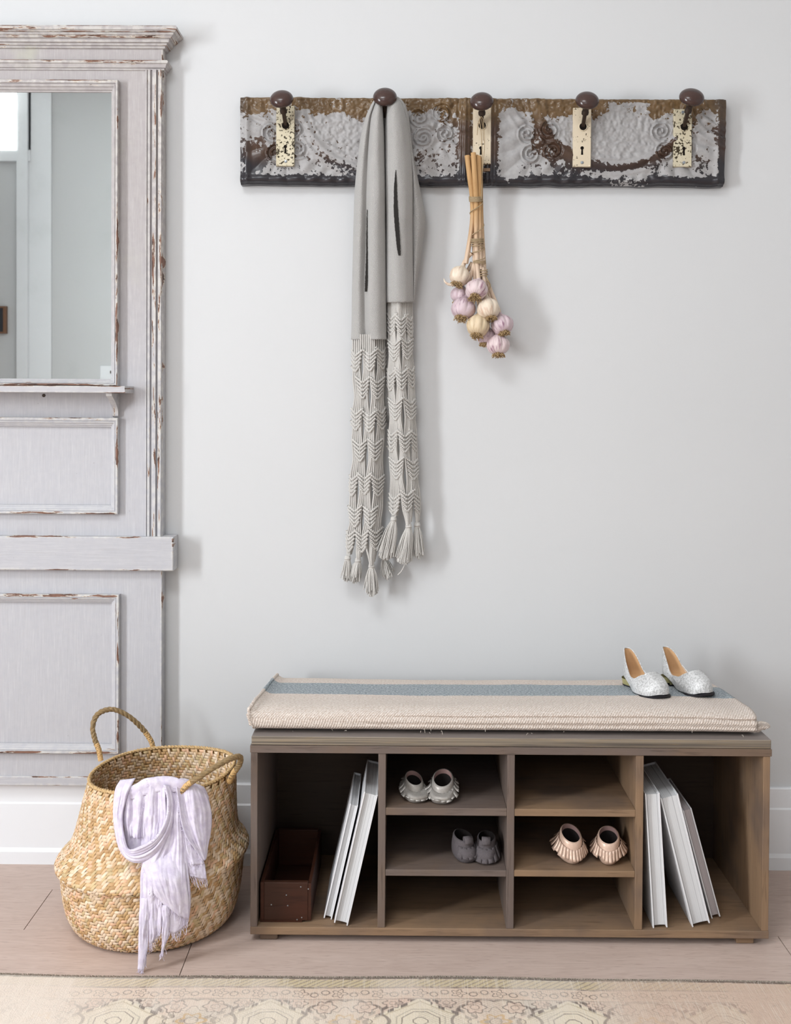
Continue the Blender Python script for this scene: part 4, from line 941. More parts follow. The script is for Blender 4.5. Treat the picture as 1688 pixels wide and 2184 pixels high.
def weave(name, inside, s0, s1, th0=0, th1=2 * math.pi):
    nu = int(round(2 * math.pi * .19 / cell / 4)) * 4; nv = int((s1 - s0) / cell); b = MB()
    dth = 2 * math.pi / nu; sgn = -1 if inside else 1; base = -.0046 if inside else 0.0
    pal = [srgb(220, 194, 163), srgb(229, 206, 180), srgb(212, 177, 137), srgb(196, 161, 115), srgb(227, 185, 152), srgb(203, 180, 138), srgb(188, 151, 107), srgb(233, 211, 184)]
    prof_u = np.array([-.05, .17, .5, .83, 1.05]); lift = np.array([-.0011, .0008, .0014, .0008, -.0011]); wv = np.array([-.02, .28, .72, 1.02]); lw = np.array([-.0007, .0004, .0004, -.0007])
    TT, SV, OF, CC = [], [], [], []
    for j in range(nv):
        for i in range(nu):
            k = (i + j) % 4; hor = k in (0, 1)
            if hor and k != 0: continue
            if not hor and (j + i) % 4 != 2: continue
            jit = .12 * (rng.random() - .5)
            if hor:
                u = i + 2 * prof_u; v = j + wv + jit; Uu, Vv = np.meshgrid(u, v, indexing='ij'); O = lift[:, None] + lw[None, :]
            else:
                v = j + 2 * prof_u; u = i + wv + jit; Vv, Uu = np.meshgrid(v, u, indexing='ij'); O = lift[:, None] + lw[None, :]
            Uu = Uu + Vv * .42
            TT.append(Uu * dth); SV.append(s0 + Vv * cell); OF.append(base + sgn * O * 1.0 + (rng.random() - .5) * .0006)
            c = np.array(pal[int(rng.random() ** 1.1 * 8) % 8]); c = c * rng.uniform(.86, 1.08); c[3] = 1; CC.append(np.tile(c, (20, 1)))
    TT, SV, OF = np.array(TT), np.array(SV), np.array(OF)
    ok = (SV.min(axis=(1, 2)) > s0 - cell * .6) & (SV.max(axis=(1, 2)) < s1 + cell * .6)
    Pn = bask(TT, SV, OF); n = 0
    vs, fs, uvs, cs = [], [], [], []
    q = [(a * 4 + c_, (a + 1) * 4 + c_, (a + 1) * 4 + c_ + 1, a * 4 + c_ + 1) for a in range(4) for c_ in range(3)]
    uv1 = np.array([[a * .004, c_ * .002] for a in range(5) for c_ in range(4)])
    for m in np.nonzero(ok)[0]:
        vs.append(Pn[m].reshape(-1, 3)); fs += [tuple(x + n for x in f) for f in q]; uvs.append(uv1 + rng.random()); cs.append(CC[m]); n += 20
    b.add(np.concatenate(vs), fs, np.concatenate(uvs), np.concatenate(cs))
    tag(b.build(name, M['straw'], basket, angle=180), kind='stuff')
weave('woven_strands', False, .016, SMAX - .002)
weave('inner_woven_strands', True, SMAX - .20, SMAX - .002)
def braid(pts, r, rr, turns, strands=3, seg=8, closed=False):
    p = np.asarray(pts); m = len(p); t = np.gradient(p, axis=0); t /= np.linalg.norm(t, axis=1)[:, None]
    up = np.array([0.1, .3, 1.0]); b = MB()
    a = np.cross(t, up); a /= np.linalg.norm(a, axis=1)[:, None]; c = np.cross(t, a)
    for k in range(strands):
        ph = np.linspace(0, turns * 2 * math.pi, m) + k * 2 * math.pi / strands
        b.tube(p + r * (np.cos(ph)[:, None] * a + np.sin(ph)[:, None] * c), rr * (1 + .12 * np.sin(ph * 1.7 + k)), seg, not closed)
    return b
rim = bask(np.linspace(0, 2 * math.pi, 260), np.full(260, SMAX), -.0022) + np.array([0, 0, .001])
cc = np.tile(np.array(srgb(206, 176, 128)), (1, 1))
rb = braid(rim, .0021, .0026, 62, 2, 6, True); rb.c = [np.tile(np.array(srgb(204, 172, 124)) * k, (len(v), 1)) for k, v in zip((1, .86), rb.v)]
rb.build('woven_rim', M['straw'], basket)
def handle(px):
    pts = cr([P(a, b_, y) for a, b_, y in px], 120)
    h_ = braid(pts[6:-6], .0027, .0037, len(px) * .95, 3, 8).build('handle', M['braid'], basket)
    for q in (pts[:22], pts[-22:]):
        m = MB(); q2 = cr(q, 40); m.tube(q2, .0062 + .0005 * np.sin(np.arange(40) * 1.9), 10); m.build('raffia_wrap', M['wrap'], h_)
handle([(215, 1622, -.186), (211, 1600, -.185), (202, 1575, -.182), (198, 1548, -.174), (210, 1522, -.162), (240, 1513, -.150), (272, 1526, -.138), (300, 1550, -.126), (321, 1578, -.118), (328, 1600, -.118)])
handle([(383, 1697, -.452), (398, 1676, -.462), (428, 1655, -.470), (462, 1634, -.462), (495, 1617, -.440), (512, 1615, -.415), (511, 1630, -.395), (499, 1648, -.372), (489, 1668, -.352)])
kn = MB()
for px, py, y in ((218, 1632, -.178), (328, 1606, -.130)):
    p = P(px, py, y)
    for k in range(5):
        d = np.array([rng.uniform(-.01, .01), rng.uniform(-.006, 0), -rng.uniform(.008, .022)]); kn.tube(cr([p, p + d * .5 + np.array([0, -.005, 0]), p + d], 6), .0022, 6)
tag(kn.build('handle_knots', M['braid'], basket), kind='stuff')

# ------------------------------------------------------------------ lavender linen scarf over the basket rim
cloth = thing('linen_scarf', 'pale lavender linen scarf with frayed hems draped over basket rim', 'scarf', (BXC, BYC - .16, .25))
def cy(px, py):
    pyk = [1640, 1665, 1700, 1760, 1820, 1870, 1900, 2080]; yk = [-.425, -.446, -.457, -.470, -.487, -.512, -.5165, -.522]
    y = np.interp(py, pyk, yk); dx = (px - 333) * .00098
    return y + dx * dx / (2 * .185)
def sheet(rows, nu, nv, name, seed, wr=.0016, solid=.0016):
    """rows: lists of (px, py, off in mm towards the viewer)"""
    R = np.array([cr(np.array(r, float), nv) for r in rows]); R = cr(R, nu)
    pts = np.zeros(R.shape)
    for i in range(nu):
        for j in range(nv):
            a, b_, o_ = R[i, j]; pts[i, j] = P(a, b_, cy(a, b_) - (o_ + 2.5) / 1000)
    Uu, Vv = np.meshgrid(np.linspace(0, 1, nu), np.linspace(0, 1, nv), indexing='ij')
    pts[..., 1] += (fbm(Uu * 3, Vv * 16, seed) - .5) * wr * 2 + (fbm(Uu * 9, Vv * 9, seed + 5) - .5) * wr
    fd = 1 - np.abs(2 * fbm(Uu * 1.6 + 3, Vv * 11, seed + 9, 2) - 1); fd2 = 1 - np.abs(2 * fbm(Uu * 2.5 + Vv * 3, Vv * 21, seed + 13, 2) - 1)
    pts[..., 1] -= (fd ** 3 * .005 + fd2 ** 3 * .0028) * np.sin(math.pi * np.clip(Uu * 1.15, 0, 1)) ** .5
    pts[..., 2] = np.maximum(pts[..., 2], .008)
    MB().grid(pts).build(name, M['linen'], cloth, solid=solid, angle=180)
    return pts
frs = MB()
def fray(pts, n, ln, dirv=(0, 0, -1), sp=.5):
    e = cr(np.asarray(pts), n)
    for p in e:
        l = ln * rng.uniform(.3, 1.2); d = np.array(dirv, float) * l + np.array([rng.uniform(-sp, sp) * l, rng.uniform(-.5, .1) * l, rng.uniform(-.2, .2) * l])
        q = p + d; q[2] = max(q[2], .002)
        frs.tube(cr([p, p + d * .5 + np.array([rng.uniform(-.2, .2) * l, 0, 0]), q], 5), .00042, 4)
# the part that lies inside the rim and rolls over it
sheet([[(262, 1712, -14), (290, 1715, -16), (330, 1716, -16), (370, 1715, -16), (430, 1705, -14)],
       [(256, 1680, 2), (285, 1676, 6), (318, 1660, 9), (372, 1660, 8), (432, 1676, 4)],
       [(250, 1684, 10), (283, 1684, 13), (322, 1668, 15), (374, 1666, 15), (440, 1686, 10)],
       [(248, 1700, 11), (285, 1705, 10), (326, 1690, 12), (376, 1690, 11), (446, 1704, 10)]], 16, 40, 'fold_over_rim', 3)
# long tail, back layer
t_rows = [[(352, 1680, 5), (362, 1678, 9), (372, 1678, 7), (384, 1678, 9), (398, 1682, 5)],
          [(346, 1740, 5), (358, 1740, 12), (368, 1740, 7), (380, 1740, 12), (394, 1740, 5)],
          [(334, 1790, 4), (350, 1790, 12), (365, 1790, 6), (382, 1790, 11), (398, 1792, 4)],
          [(305, 1842, 4), (326, 1842, 10), (352, 1842, 5), (380, 1845, 11), (402, 1850, 4)],
          [(301, 1900, 5), (322, 1900, 12), (350, 1900, 7), (380, 1905, 13), (407, 1905, 4)],
          [(299, 1940, 7), (320, 1940, 13), (345, 1940, 9), (378, 1945, 13), (406, 1940, 5)],
          [(298, 1962, 8), (320, 1965, 13), (345, 1975, 9), (372, 1990, 12), (401, 1968, 5)]]
s3 = sheet(t_rows, 60, 46, 'tail', 11)
fray(s3[-1][14:], 60, .016)
lt = sheet([[(300, 1915, 10), (306, 1915, 15), (313, 1915, 15), (319, 1915, 10)], [(298, 1960, 10), (305, 1960, 17), (312, 1960, 16), (319, 1962, 11)], [(297, 2000, 8), (304, 2000, 15), (311, 2000, 14), (317, 2005, 10)], [(296, 2040, 8), (302, 2042, 14), (309, 2042, 13), (314, 2036, 9)], [(294, 2068, 7), (299, 2072, 10), (304, 2070, 10), (312, 2056, 8)]], 36, 16, 'tail_strip', 15)
fray(lt[-1], 18, .010)
m2 = sheet([[(318, 1915, 10), (326, 1915, 13), (334, 1915, 10), (346, 1915, 12)], [(318, 1965, 10), (326, 1965, 13), (335, 1965, 9), (346, 1965, 12)], [(318, 1998, 10), (326, 1996, 12), (335, 1990, 9), (343, 1992, 11)], [(317, 2020, 9), (322, 2018, 10), (327, 2008, 9), (340, 1994, 9)]], 26, 16, 'tail_strip', 19)
fray(m2[-1], 22, .013)
m3 = sheet([[(346, 1930, 12), (354, 1930, 16), (362, 1930, 12)], [(347, 1970, 12), (354, 1970, 16), (362, 1972, 12)], [(347, 2004, 11), (352, 2004, 14), (358, 2000, 11)], [(344, 2032, 8), (347, 2034, 9), (350, 2022, 8)]], 24, 12, 'tail_strip', 23)
fray(m3[-2:].reshape(-1, 3), 24, .012)
# a crossing hem on the tail
h_ = sheet([[(306, 1826, 2), (330, 1820, 4), (360, 1815, 6), (394, 1818, 4)], [(307, 1850, 8), (330, 1848, 14), (360, 1848, 13), (397, 1852, 8)], [(318, 1880, 11), (338, 1880, 18), (364, 1885, 17), (400, 1890, 9)], [(330, 1905, 13), (348, 1908, 18), (370, 1920, 17), (404, 1925, 9)], [(344, 1925, 12), (360, 1935, 16), (378, 1952, 15), (403, 1962, 8)]], 30, 30, 'tail_overlap', 27)
fray(h_[:, 0], 30, .010, (-.6, 0, -.8)); fray(h_[-1], 34, .014)
# inner drape behind the loop
sheet([[(258, 1684, 10), (272, 1682, 14), (284, 1684, 8), (298, 1680, 15), (312, 1664, 10), (322, 1672, 16), (336, 1676, 10), (352, 1678, 15)],
       [(259, 1715, 5), (272, 1715, 13), (284, 1715, 5), (298, 1715, 13), (311, 1712, 6), (322, 1712, 14), (337, 1712, 7), (354, 1712, 14)],
       [(262, 1745, 3), (272, 1748, 12), (284, 1752, 5), (296, 1752, 13), (306, 1748, 5), (322, 1746, 11), (338, 1746, 6), (354, 1746, 12)],
       [(266, 1768, 2), (275, 1774, 10), (284, 1780, 9), (294, 1784, 11), (304, 1776, 4), (320, 1776, 8), (336, 1772, 5), (350, 1764, 9)],
       [(264, 1800, 1), (275, 1797, 3), (286, 1788, 4), (295, 1788, 4), (306, 1792, 2), (318, 1798, 5), (332, 1796, 4), (346, 1784, 5)],
       [(262, 1822, 1), (275, 1826, 2), (286, 1828, 2), (295, 1828, 2), (306, 1828, 1), (318, 1824, 2), (332, 1818, 2), (350, 1806, 2)]], 58, 80, 'inner_folds', 31, .0012)
# the hood shaped loop
O = [(257, 1664), (247, 1682), (243.5, 1712), (243, 1738), (247, 1772), (254, 1802), (266, 1824), (284, 1837), (306, 1838), (326, 1828), (344, 1810), (361, 1782), (371, 1752), (374, 1716), (366, 1676)]
I = [(288, 1660), (276, 1682), (268, 1706), (262, 1734), (262, 1760), (266, 1786), (272, 1806), (282, 1811), (298, 1806), (315, 1798), (331, 1786), (346, 1765), (356, 1738), (357, 1704), (350, 1674)]
rows = []
for k, ((ox, oy), (ix, iy)) in enumerate(zip(O, I)):
    L_ = lambda f: (ox + (ix - ox) * f, oy + (iy - oy) * f)
    bt = 1.0 if 4 < k < 12 else .8; dn = -16 if k == 0 else 0
    rows.append([(*L_(.0), dn), (*L_(.06), 8 * bt + dn), (*L_(.30), 19 * bt + dn), (*L_(.52), 21 * bt + dn), (*L_(.70), 25 * bt + dn), (*L_(.95), 26 * bt + dn), (*L_(1.02), 20 * bt + dn), (*L_(.86), 13 * bt + dn)])
lp = sheet(rows, 90, 34, 'loop', 37, .0014)
fray(lp[45:, 22], 40, .005, (-.3, 0, .4), .9)
# right hand flap
fl_ = sheet([[(374, 1664, 10), (386, 1660, 13), (400, 1662, 10), (416, 1670, 13), (432, 1682, 6)],
       [(378, 1684, 14), (390, 1690, 9), (404, 1682, 17), (422, 1684, 16), (442, 1694, 6)],
       [(384, 1722, 15), (394, 1726, 8), (410, 1722, 17), (432, 1722, 15), (451, 1726, 4)],
       [(388, 1756, 16), (400, 1756, 9), (416, 1756, 16), (434, 1756, 14), (452, 1752, 4)],
       [(398, 1784, 17), (409, 1782, 11), (422, 1784, 16), (436, 1784, 13), (449, 1780, 4)],
       [(413, 1806, 16), (420, 1806, 12), (428, 1808, 14), (436, 1808, 11), (444, 1804, 4)],
       [(432, 1836, 13), (435, 1835, 12), (437, 1835, 11), (439, 1833, 8), (441, 1826, 4)]], 60, 40, 'flap', 41, .0014)
fray(fl_[8:, 0], 54, .006, (-.5, 0, -.3), .9)
u2 = sheet([[(386, 1720, 6), (394, 1722, 9), (404, 1724, 6), (412, 1730, 8)], [(386, 1760, 6), (398, 1762, 10), (410, 1764, 7), (420, 1768, 8)], [(392, 1800, 6), (404, 1804, 10), (416, 1806, 7), (430, 1812, 8)], [(400, 1840, 5), (412, 1844, 9), (424, 1844, 7), (436, 1842, 6)]], 34, 24, 'flap_lining', 43)
fray(u2[-1], 30, .008)
u3 = sheet([[(396, 1826, 2), (408, 1826, 5), (420, 1828, 3), (432, 1830, 3)], [(402, 1850, 2), (412, 1850, 5), (424, 1850, 3), (438, 1848, 3)], [(405, 1868, 2), (416, 1870, 4), (428, 1874, 3), (441, 1874, 3)]], 22, 20, 'flap_corner', 47)
fray(u3[-1], 26, .018, (.35, 0, -1), .3)
for k in range(4):
    e = [(318, 1700), (322, 1680), (316, 1660)]; p = [P(a, b_, cy(a, b_) - .020) for a, b_ in e]
fray([P(a, b_, cy(a, b_) - .021) for a, b_ in ((301, 1740), (306, 1715), (310, 1690), (316, 1662))], 26, .006, (.2, 0, .2), 1.)
tag(frs.build('frayed_edges', M['linen'], cloth), kind='stuff')

# ------------------------------------------------------------------ grey knitted wrap on the second knob
wrap = thing('fringed_wrap', 'grey herringbone knit wrap with slits and knotted fringe hanging from door knob', 'scarf', tuple(P(822, 240, -.06)))
def leg(rows, name, nr, nc, seed):
    R = np.array([cr(np.array(r, float), nc) for r in rows]); R = cr(R, nr); pts = np.zeros(R.shape)
    for i in range(nr):
        for j in range(nc): pts[i, j] = P(R[i, j, 0], R[i, j, 1], -R[i, j, 2] / 1000)
    Uu, Vv = np.meshgrid(np.linspace(0, 1, nr), np.linspace(0, 1, nc), indexing='ij')
    pts[..., 1] += (fbm(Uu * 7, Vv * 5, seed) - .5) * .005
    MB().grid(pts).build(name, M['knit'], wrap, solid=.003, angle=180)
    return pts
def lrow(py, L, V, Rr, d=1.0, b=0):
    w = Rr - V
    return [(L + 8, py, 36 + b), (L + .5, py, 46 + b), (L + (V - L) * .45, py, 46 + 24 * d + b), (V - 2, py, 44 + 17 * d + b), (V + 1, py, 45 + 24 * d + b), (V + w * .28, py, 46 + 48 * d + b), (V + w * .66, py, 46 + 50 * d + b), (Rr - 1, py, 46 + 30 * d + b), (Rr - 2, py, 38 + b)]
kb = 20
left = [lrow(210, 803, 806, 812, .15, 22), lrow(217, 797, 803, 815, .5, 20), lrow(228, 791, 799, 816, .7, 16), lrow(250, 781, 793, 817, .9, 8), lrow(290, 771, 789, 819, 1, 3), lrow(340, 764, 786, 820, 1), lrow(400, 758, 784, 821, 1, -1), lrow(450, 756, 783, 821, 1, -4), lrow(530, 754, 782, 822, 1, -10), lrow(620, 752, 780, 823, 1, -16), lrow(690, 751, 781, 823.5, .95, -19), lrow(724, 750, 783, 824, .9, -20)]
LP = leg(left, 'left_panel', 130, 74, 71)
def rrow(py, L, Rf, E, d=1.0, b=0):
    w = Rf - L
    return [(L + 2, py, 36 + b), (L + .5, py, 46 + 26 * d + b), (L + w * .30, py, 46 + 52 * d + b), (L + w * .68, py, 46 + 50 * d + b), (Rf - 1, py, 46 + 30 * d + b), (Rf + 1, py, 45 + 15 * d + b), (Rf + (E - Rf) * .5, py, 46 + 20 * d + b), (E - .5, py, 42 + b), (E - 6, py, 34 + b)]
right = [rrow(207, 832, 843, 848, .15, 22), rrow(213, 829, 850, 856, .45, 20), rrow(224, 827, 857, 864, .7, 16), rrow(245, 825, 864, 871, .9, 8), rrow(275, 824, 870, 875, 1, 3), rrow(320, 824, 875, 880, 1), rrow(365, 824.5, 878, 888, 1, 0), rrow(415, 825, 879, 898, 1, -2), rrow(457, 826, 879, 906, 1, -5), rrow(490, 826, 879, 905, 1, -8), rrow(560, 826, 879.5, 896, 1, -12), rrow(600, 826, 880, 890, 1, -14), rrow(645, 826, 880, 885, .9, -15)]
RP = leg(right, 'right_panel', 130, 74, 77)
# inner layers between the two sides: the rest of the cloth seen only as dark gaps
inn = [[(806, 232, 44), (815, 232, 50), (826, 232, 50), (838, 232, 44)], [(800, 300, 36), (815, 300, 44), (830, 300, 44), (846, 300, 36)], [(798, 480, 26), (815, 480, 32), (830, 480, 32), (850, 480, 26)], [(798, 700, 18), (815, 700, 22), (830, 700, 22), (850, 700, 18)], [(800, 900, 15), (815, 900, 19), (830, 900, 19), (848, 900, 15)]]
leg(inn, 'inner_layer', 40, 16, 79)
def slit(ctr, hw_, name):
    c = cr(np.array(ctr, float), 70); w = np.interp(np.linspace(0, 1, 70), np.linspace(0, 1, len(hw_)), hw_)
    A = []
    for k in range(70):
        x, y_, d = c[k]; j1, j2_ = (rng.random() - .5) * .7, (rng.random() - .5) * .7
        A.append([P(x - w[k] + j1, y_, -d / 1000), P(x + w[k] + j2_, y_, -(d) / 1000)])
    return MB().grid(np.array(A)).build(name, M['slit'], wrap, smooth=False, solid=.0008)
def surf(pts, px, py):
    """depth of the knit at a photo position"""
    best = None
    for j in range(0, pts.shape[0]):
        for k in range(pts.shape[1]): pass
    return None
def depth_at(pts, frac_rows, px, py):
    """knit depth (mm) at a pixel, searched on the front rows"""
    q = P(px, py, -.09); d2 = (pts[..., 0] - q[0]) ** 2 + (pts[..., 2] - q[2]) ** 2
    k = np.argsort(d2.ravel())[:6]; return -pts.reshape(-1, 3)[k, 1].min() * 1000
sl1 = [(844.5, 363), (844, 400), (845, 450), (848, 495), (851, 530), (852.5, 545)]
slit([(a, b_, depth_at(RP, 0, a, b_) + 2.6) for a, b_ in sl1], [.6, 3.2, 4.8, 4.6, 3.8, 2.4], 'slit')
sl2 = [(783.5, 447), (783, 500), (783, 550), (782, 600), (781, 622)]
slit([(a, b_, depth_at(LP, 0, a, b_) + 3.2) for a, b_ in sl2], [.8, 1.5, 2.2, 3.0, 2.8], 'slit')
# knotted fringe: cords that gather into chevron knots and part again
def fringe(name, ends_, Lf, Rf, y0, y1, rows, depth):
    """rows: (py, [centres]); cords run between; depth(px, py) in mm"""
    cords, knots = MB(), MB()
    def pt(px, py, o=0.0): return P(px, py, -(depth(px, py) + o) / 1000)
    n = 17
    for k in range(n):
        u = (k + .5) / n; path = []
        yy = [y0 - 4]; xx_ = [Lf(y0) + u * (Rf(y0) - Lf(y0))]
        for ry, cs in rows:
            xb = Lf(ry) + u * (Rf(ry) - Lf(ry))
            c = min(cs, key=lambda q: abs(q - xb)); d = xb - c
            yy += [ry - 17, ry + 20]; xx_ += [c + d * .97, c + d * .72]
        xe = Lf(y1) + u * (Rf(y1) - Lf(y1)); kx_, ky_ = min(ends_, key=lambda q: abs(q[0] - xe)); dx_ = xe - kx_
        yy += [ky_ - 24, ky_ - 8, ky_]; xx_ += [kx_ + dx_ * .62, kx_ + dx_ * .30, kx_ + dx_ * .22]
        ys = np.linspace(y0 - 4, ky_, 62); xs = np.interp(ys, yy, xx_); xs = np.convolve(np.pad(xs, 2, 'edge'), [.1, .2, .4, .2, .1], 'valid')
        o = rng.uniform(-1.2, 1.2)
        cords.tube([pt(x, y_, o + 1.2 * math.sin(y_ * .05 + k)) for x, y_ in zip(xs, ys)], .00215, 6)
        if True:
            cords.tube([pt(x * .97 + .03 * (Lf(y_) + Rf(y_)) / 2 + 2.2, y_, -8 + o) for x, y_ in zip(xs[::3], ys[::3])], .0023, 5)
    for ry, cs in rows:
        for c in cs:
            ry_ = ry; lo, hi = Lf(ry), Rf(ry); jy = rng.uniform(-5, 5); hw_ = min(15.5, (hi - lo) * .26)
            for q in range(5):
                yq = ry - 21 + q * 8.4 + jy
                for sg_ in (-1, 1):
                    wq = hw_ * (1 - .10 * q)
                    if c + sg_ * wq < lo - 3 or c + sg_ * wq > hi + 3: wq = max(0, (hi - c) if sg_ > 0 else (c - lo))
                    if wq < 3: continue
                    tt = np.linspace(1, 0.04, 15); pth = [pt(c + sg_ * wq * t_, yq + 13.5 * (1 - t_), 3.2 + (1.4 if (sg_ > 0) == (q % 2 == 0) else 0) * (1 - t_)) for t_ in tt]
                    knots.tube(pth, .0027 + .0007 * np.cos(np.arange(15) * 2.1), 6)
    f_ = tag(cords.build(name, M['cord'], wrap), kind='stuff')
    tag(knots.build('chevron_knots', M['cord'], f_), kind='stuff')
ip = lambda ys, xs: (lambda y: float(np.interp(y, ys, xs)))
LL, LR = ip([715, 900, 1000, 1100, 1190], [751, 750, 747, 743, 736]), ip([715, 900, 1100, 1190], [822, 822, 819, 816])
def dl(px, py):
    u = (px - LL(py)) / (LR(py) - LL(py)); u = min(max(u, -.05), 1.05)
    return 24 - (py - 715) * .004 + 30 * math.sin(math.pi * min(1, max(0, u))) ** .6 + 12 * math.exp(-((u - .66) / .22) ** 2) - 6 * math.exp(-((u - .42) / .06) ** 2)
lrows = [(764, [758, 789, 817]), (827, [774, 805]), (893, [759, 788, 815]), (958, [768, 800]), (1029, [750, 778, 806]), (1100, [757, 790]), (1148, [744, 772, 801])]
fringe('left_fringe', [(742, 1190), (764, 1195), (793, 1206), (818, 1191)], LL, LR, 717, 1186, lrows, dl)
RL, RR = ip([640, 800, 1000, 1090], [827, 827, 829, 831]), ip([640, 740, 800, 1000, 1090], [879, 881, 884, 892, 899])
def dr(px, py):
    u = (px - RL(py)) / (RR(py) - RL(py)); u = min(max(u, -.05), 1.05)
    return 30 - (py - 640) * .006 + 32 * math.sin(math.pi * min(1, max(0, u))) ** .6 + 10 * math.exp(-((u - .4) / .25) ** 2)
rrows = [(690, [834, 856, 877]), (740, [841, 869]), (804, [832, 857, 880]), (871, [844, 877]), (941, [835, 864, 888]), (1001, [846, 882]), (1069, [840, 869, 895])]
fringe('right_fringe', [(840, 1107), (872, 1121), (890, 1118)], RL, RR, 642, 1098, rrows, dr)
def tassel(kx, ky, bx_, by_, w0_, w1_, d, nst=90):
    t_ = MB(); K = P(kx, ky, -d / 1000)
    t_.tube([P(kx, ky - 5, -d / 1000), P(kx, ky - 2, -d / 1000), P(kx, ky + 2, -d / 1000), P(kx, ky + 6, -d / 1000)], [.0062, .0076, .0078, .0070], 10)
    t_.tube([P(kx + 5 * math.cos(a), ky + 1 + math.sin(a * .5), -(d + 7 * math.sin(a)) / 1000) for a in np.linspace(0, 6.28, 16)], .0028, 6)
    for k in range(nst):
        a = rng.uniform(0, 6.28); r_ = math.sqrt(rng.random()); ex = bx_ + w1_ * r_ * math.cos(a); ey = by_ - 14 * rng.random() ** 2 - 10 * abs(math.cos(a)) * r_
        dz_ = max(6, d + 17 * r_ * math.sin(a)); mx = kx + (bx_ - kx) * .4 + w1_ * .78 * r_ * math.cos(a); my = ky + (ey - ky) * .42
        pth = cr([P(kx + 5 * r_ * math.cos(a), ky + 3, -(d + 5 * r_ * math.sin(a)) / 1000), P(mx, my, -(d + (dz_ - d) * .75) / 1000), P(ex + rng.uniform(-3, 3), ey, -dz_ / 1000)], 9)
        t_.tube(pth, .00115, 5)
    t_.build('tassel', M['cord'], wrap)
tassel(742, 1190, 739, 1242, 6, 11, 40); tassel(764, 1195, 757, 1246, 6, 13, 46); tassel(820, 1190, 828, 1238, 6, 13, 30); tassel(793, 1207, 793, 1274, 6, 15, 52)
tassel(890, 1119, 893, 1194, 6, 12, 44); tassel(840, 1107, 824, 1196, 6, 18, 56, 130); tassel(872, 1122, 862, 1206, 6, 17, 60, 130)
st_ = cr([P(868, 1195, -.066), P(860, 1212, -.068), P(855, 1220, -.066), P(849, 1226, -.064)], 12); MB().tube(st_, .0014, 5).build('stray_thread', M['cord'], wrap)

# ------------------------------------------------------------------ garlic
gar = thing('garlic_bunch', 'bunch of white and purple garlic tied with twine hanging from third knob', 'garlic', tuple(P(1016, 430, -.05)))
def bulb(cx_, cy_, w_px, d, root, neck, mat, seed):
    c = P(cx_, cy_, -d); sc = (2.72 - d) / F_PX; R = w_px / 2 * sc
    rt = P(root[0], root[1], -(d + root[2])); nkp = P(neck[0], neck[1], -neck[2])
    ax = Vector(c - rt).normalized(); q = ax.to_track_quat('Z', 'Y').to_matrix().to_4x4()
    MX = Matrix.Translation(Vector(c)) @ q @ Matrix.Rotation(seed * 1.3, 4, 'Z')
    prof_ = [(.16, -.80), (.30, -.86), (.55, -.82), (.80, -.62), (.96, -.30), (1.0, .0), (.93, .30), (.74, .58), (.50, .78), (.31, .95), (.22, 1.12), (.19, 1.3)]
    pr = cr(np.array(prof_), 40); an = np.linspace(0, 2 * math.pi, 73); A = np.zeros((40, 73, 3)); uv = np.zeros((40, 73, 2))
    r2 = random.Random(seed); nl = r2.choice((7, 8, 9)); p0 = r2.uniform(0, 6)
    lob = np.abs(np.cos(nl / 2 * an + p0)) ** .6
    for i, (r, z) in enumerate(pr):
        dep = .13 * math.sin(math.pi * min(1, max(0, (z + .86) / 1.9))) 
        rr = R * r * (1 - dep + dep * lob * 1.1 + .03 * np.sin(an * 2 + seed))
        A[i, :, 0] = rr * np.cos(an); A[i, :, 1] = rr * np.sin(an); A[i, :, 2] = R * z * .97 + R * .02 * np.sin(an * 3 + seed)
        uv[i, :, 0] = an / 6.283; uv[i, :, 1] = z
    o = MB().grid(A, uv=uv, flip=True).build('garlic_bulb', M[mat], gar, local=True, angle=180); o.matrix_parent_inverse = Matrix.Translation(-Vector(gar.location)) @ MX
    rb_ = MB()
    for k in range(130):
        a = r2.uniform(0, 6.28); r = R * .42 * math.sqrt(r2.random()); l = R * r2.uniform(.14, .40)
        p = np.array([r * math.cos(a), r * math.sin(a), -R * .78]); e = p + np.array([r2.uniform(-.5, .5) * l + r * .3 * math.cos(a), r2.uniform(-.5, .5) * l + r * .3 * math.sin(a), -l])
        rb_.tube(cr([p, (p + e) / 2 + np.array([r2.uniform(-.3, .3) * l, r2.uniform(-.3, .3) * l, 0]), e], 5), .0009, 4)
    rb_.lathe([(0, -R * .9), (R * .30, -R * .88), (R * .36, -R * .78)], 12)
    tag(rb_.build('roots', M['roots'], o, local=True), kind='stuff')
    tip = np.array(MX @ Vector((0, 0, R * 1.2)))
    return tip, nkp
BD = .058
stems = MB()
def stem(pts, r):
    p = cr(pts, 24); MB().tube(p, np.interp(np.linspace(0, 1, 24), np.linspace(0, 1, len(r)), r), 9).build('stem', M['stem'], gar)
G_ = [(981.5, 588, 45, .062, (974, 612, .010), (1006, 540, .060), 'garlic_white', 1), (1017, 617, 49, .085, (1013, 637, .018), (1018, 560, .066), 'garlic_pink', 2),
      (989, 657, 52, .064, (984, 680, .010), (1013, 560, .054), 'garlic_lilac', 3), (1042, 658, 50, .078, (1047, 684, .010), (1030, 570, .058), 'garlic_white', 4),
      (1020, 694, 51, .074, (1017, 720, .010), (1024, 575, .050), 'garlic_cream', 5), (1071.5, 692, 47, .066, (1077, 715, .012), (1034, 590, .050), 'garlic_lilac', 6),
      (1063, 735, 48, .062, (1064, 758, .006), (1036, 600, .046), 'garlic_pink', 7), (982, 628, 40, .040, (978, 648, .004), (1008, 560, .044), 'garlic_lilac', 8), (1037, 716, 42, .044, (1034, 738, .006), (1028, 600, .040), 'garlic_lilac', 9)]
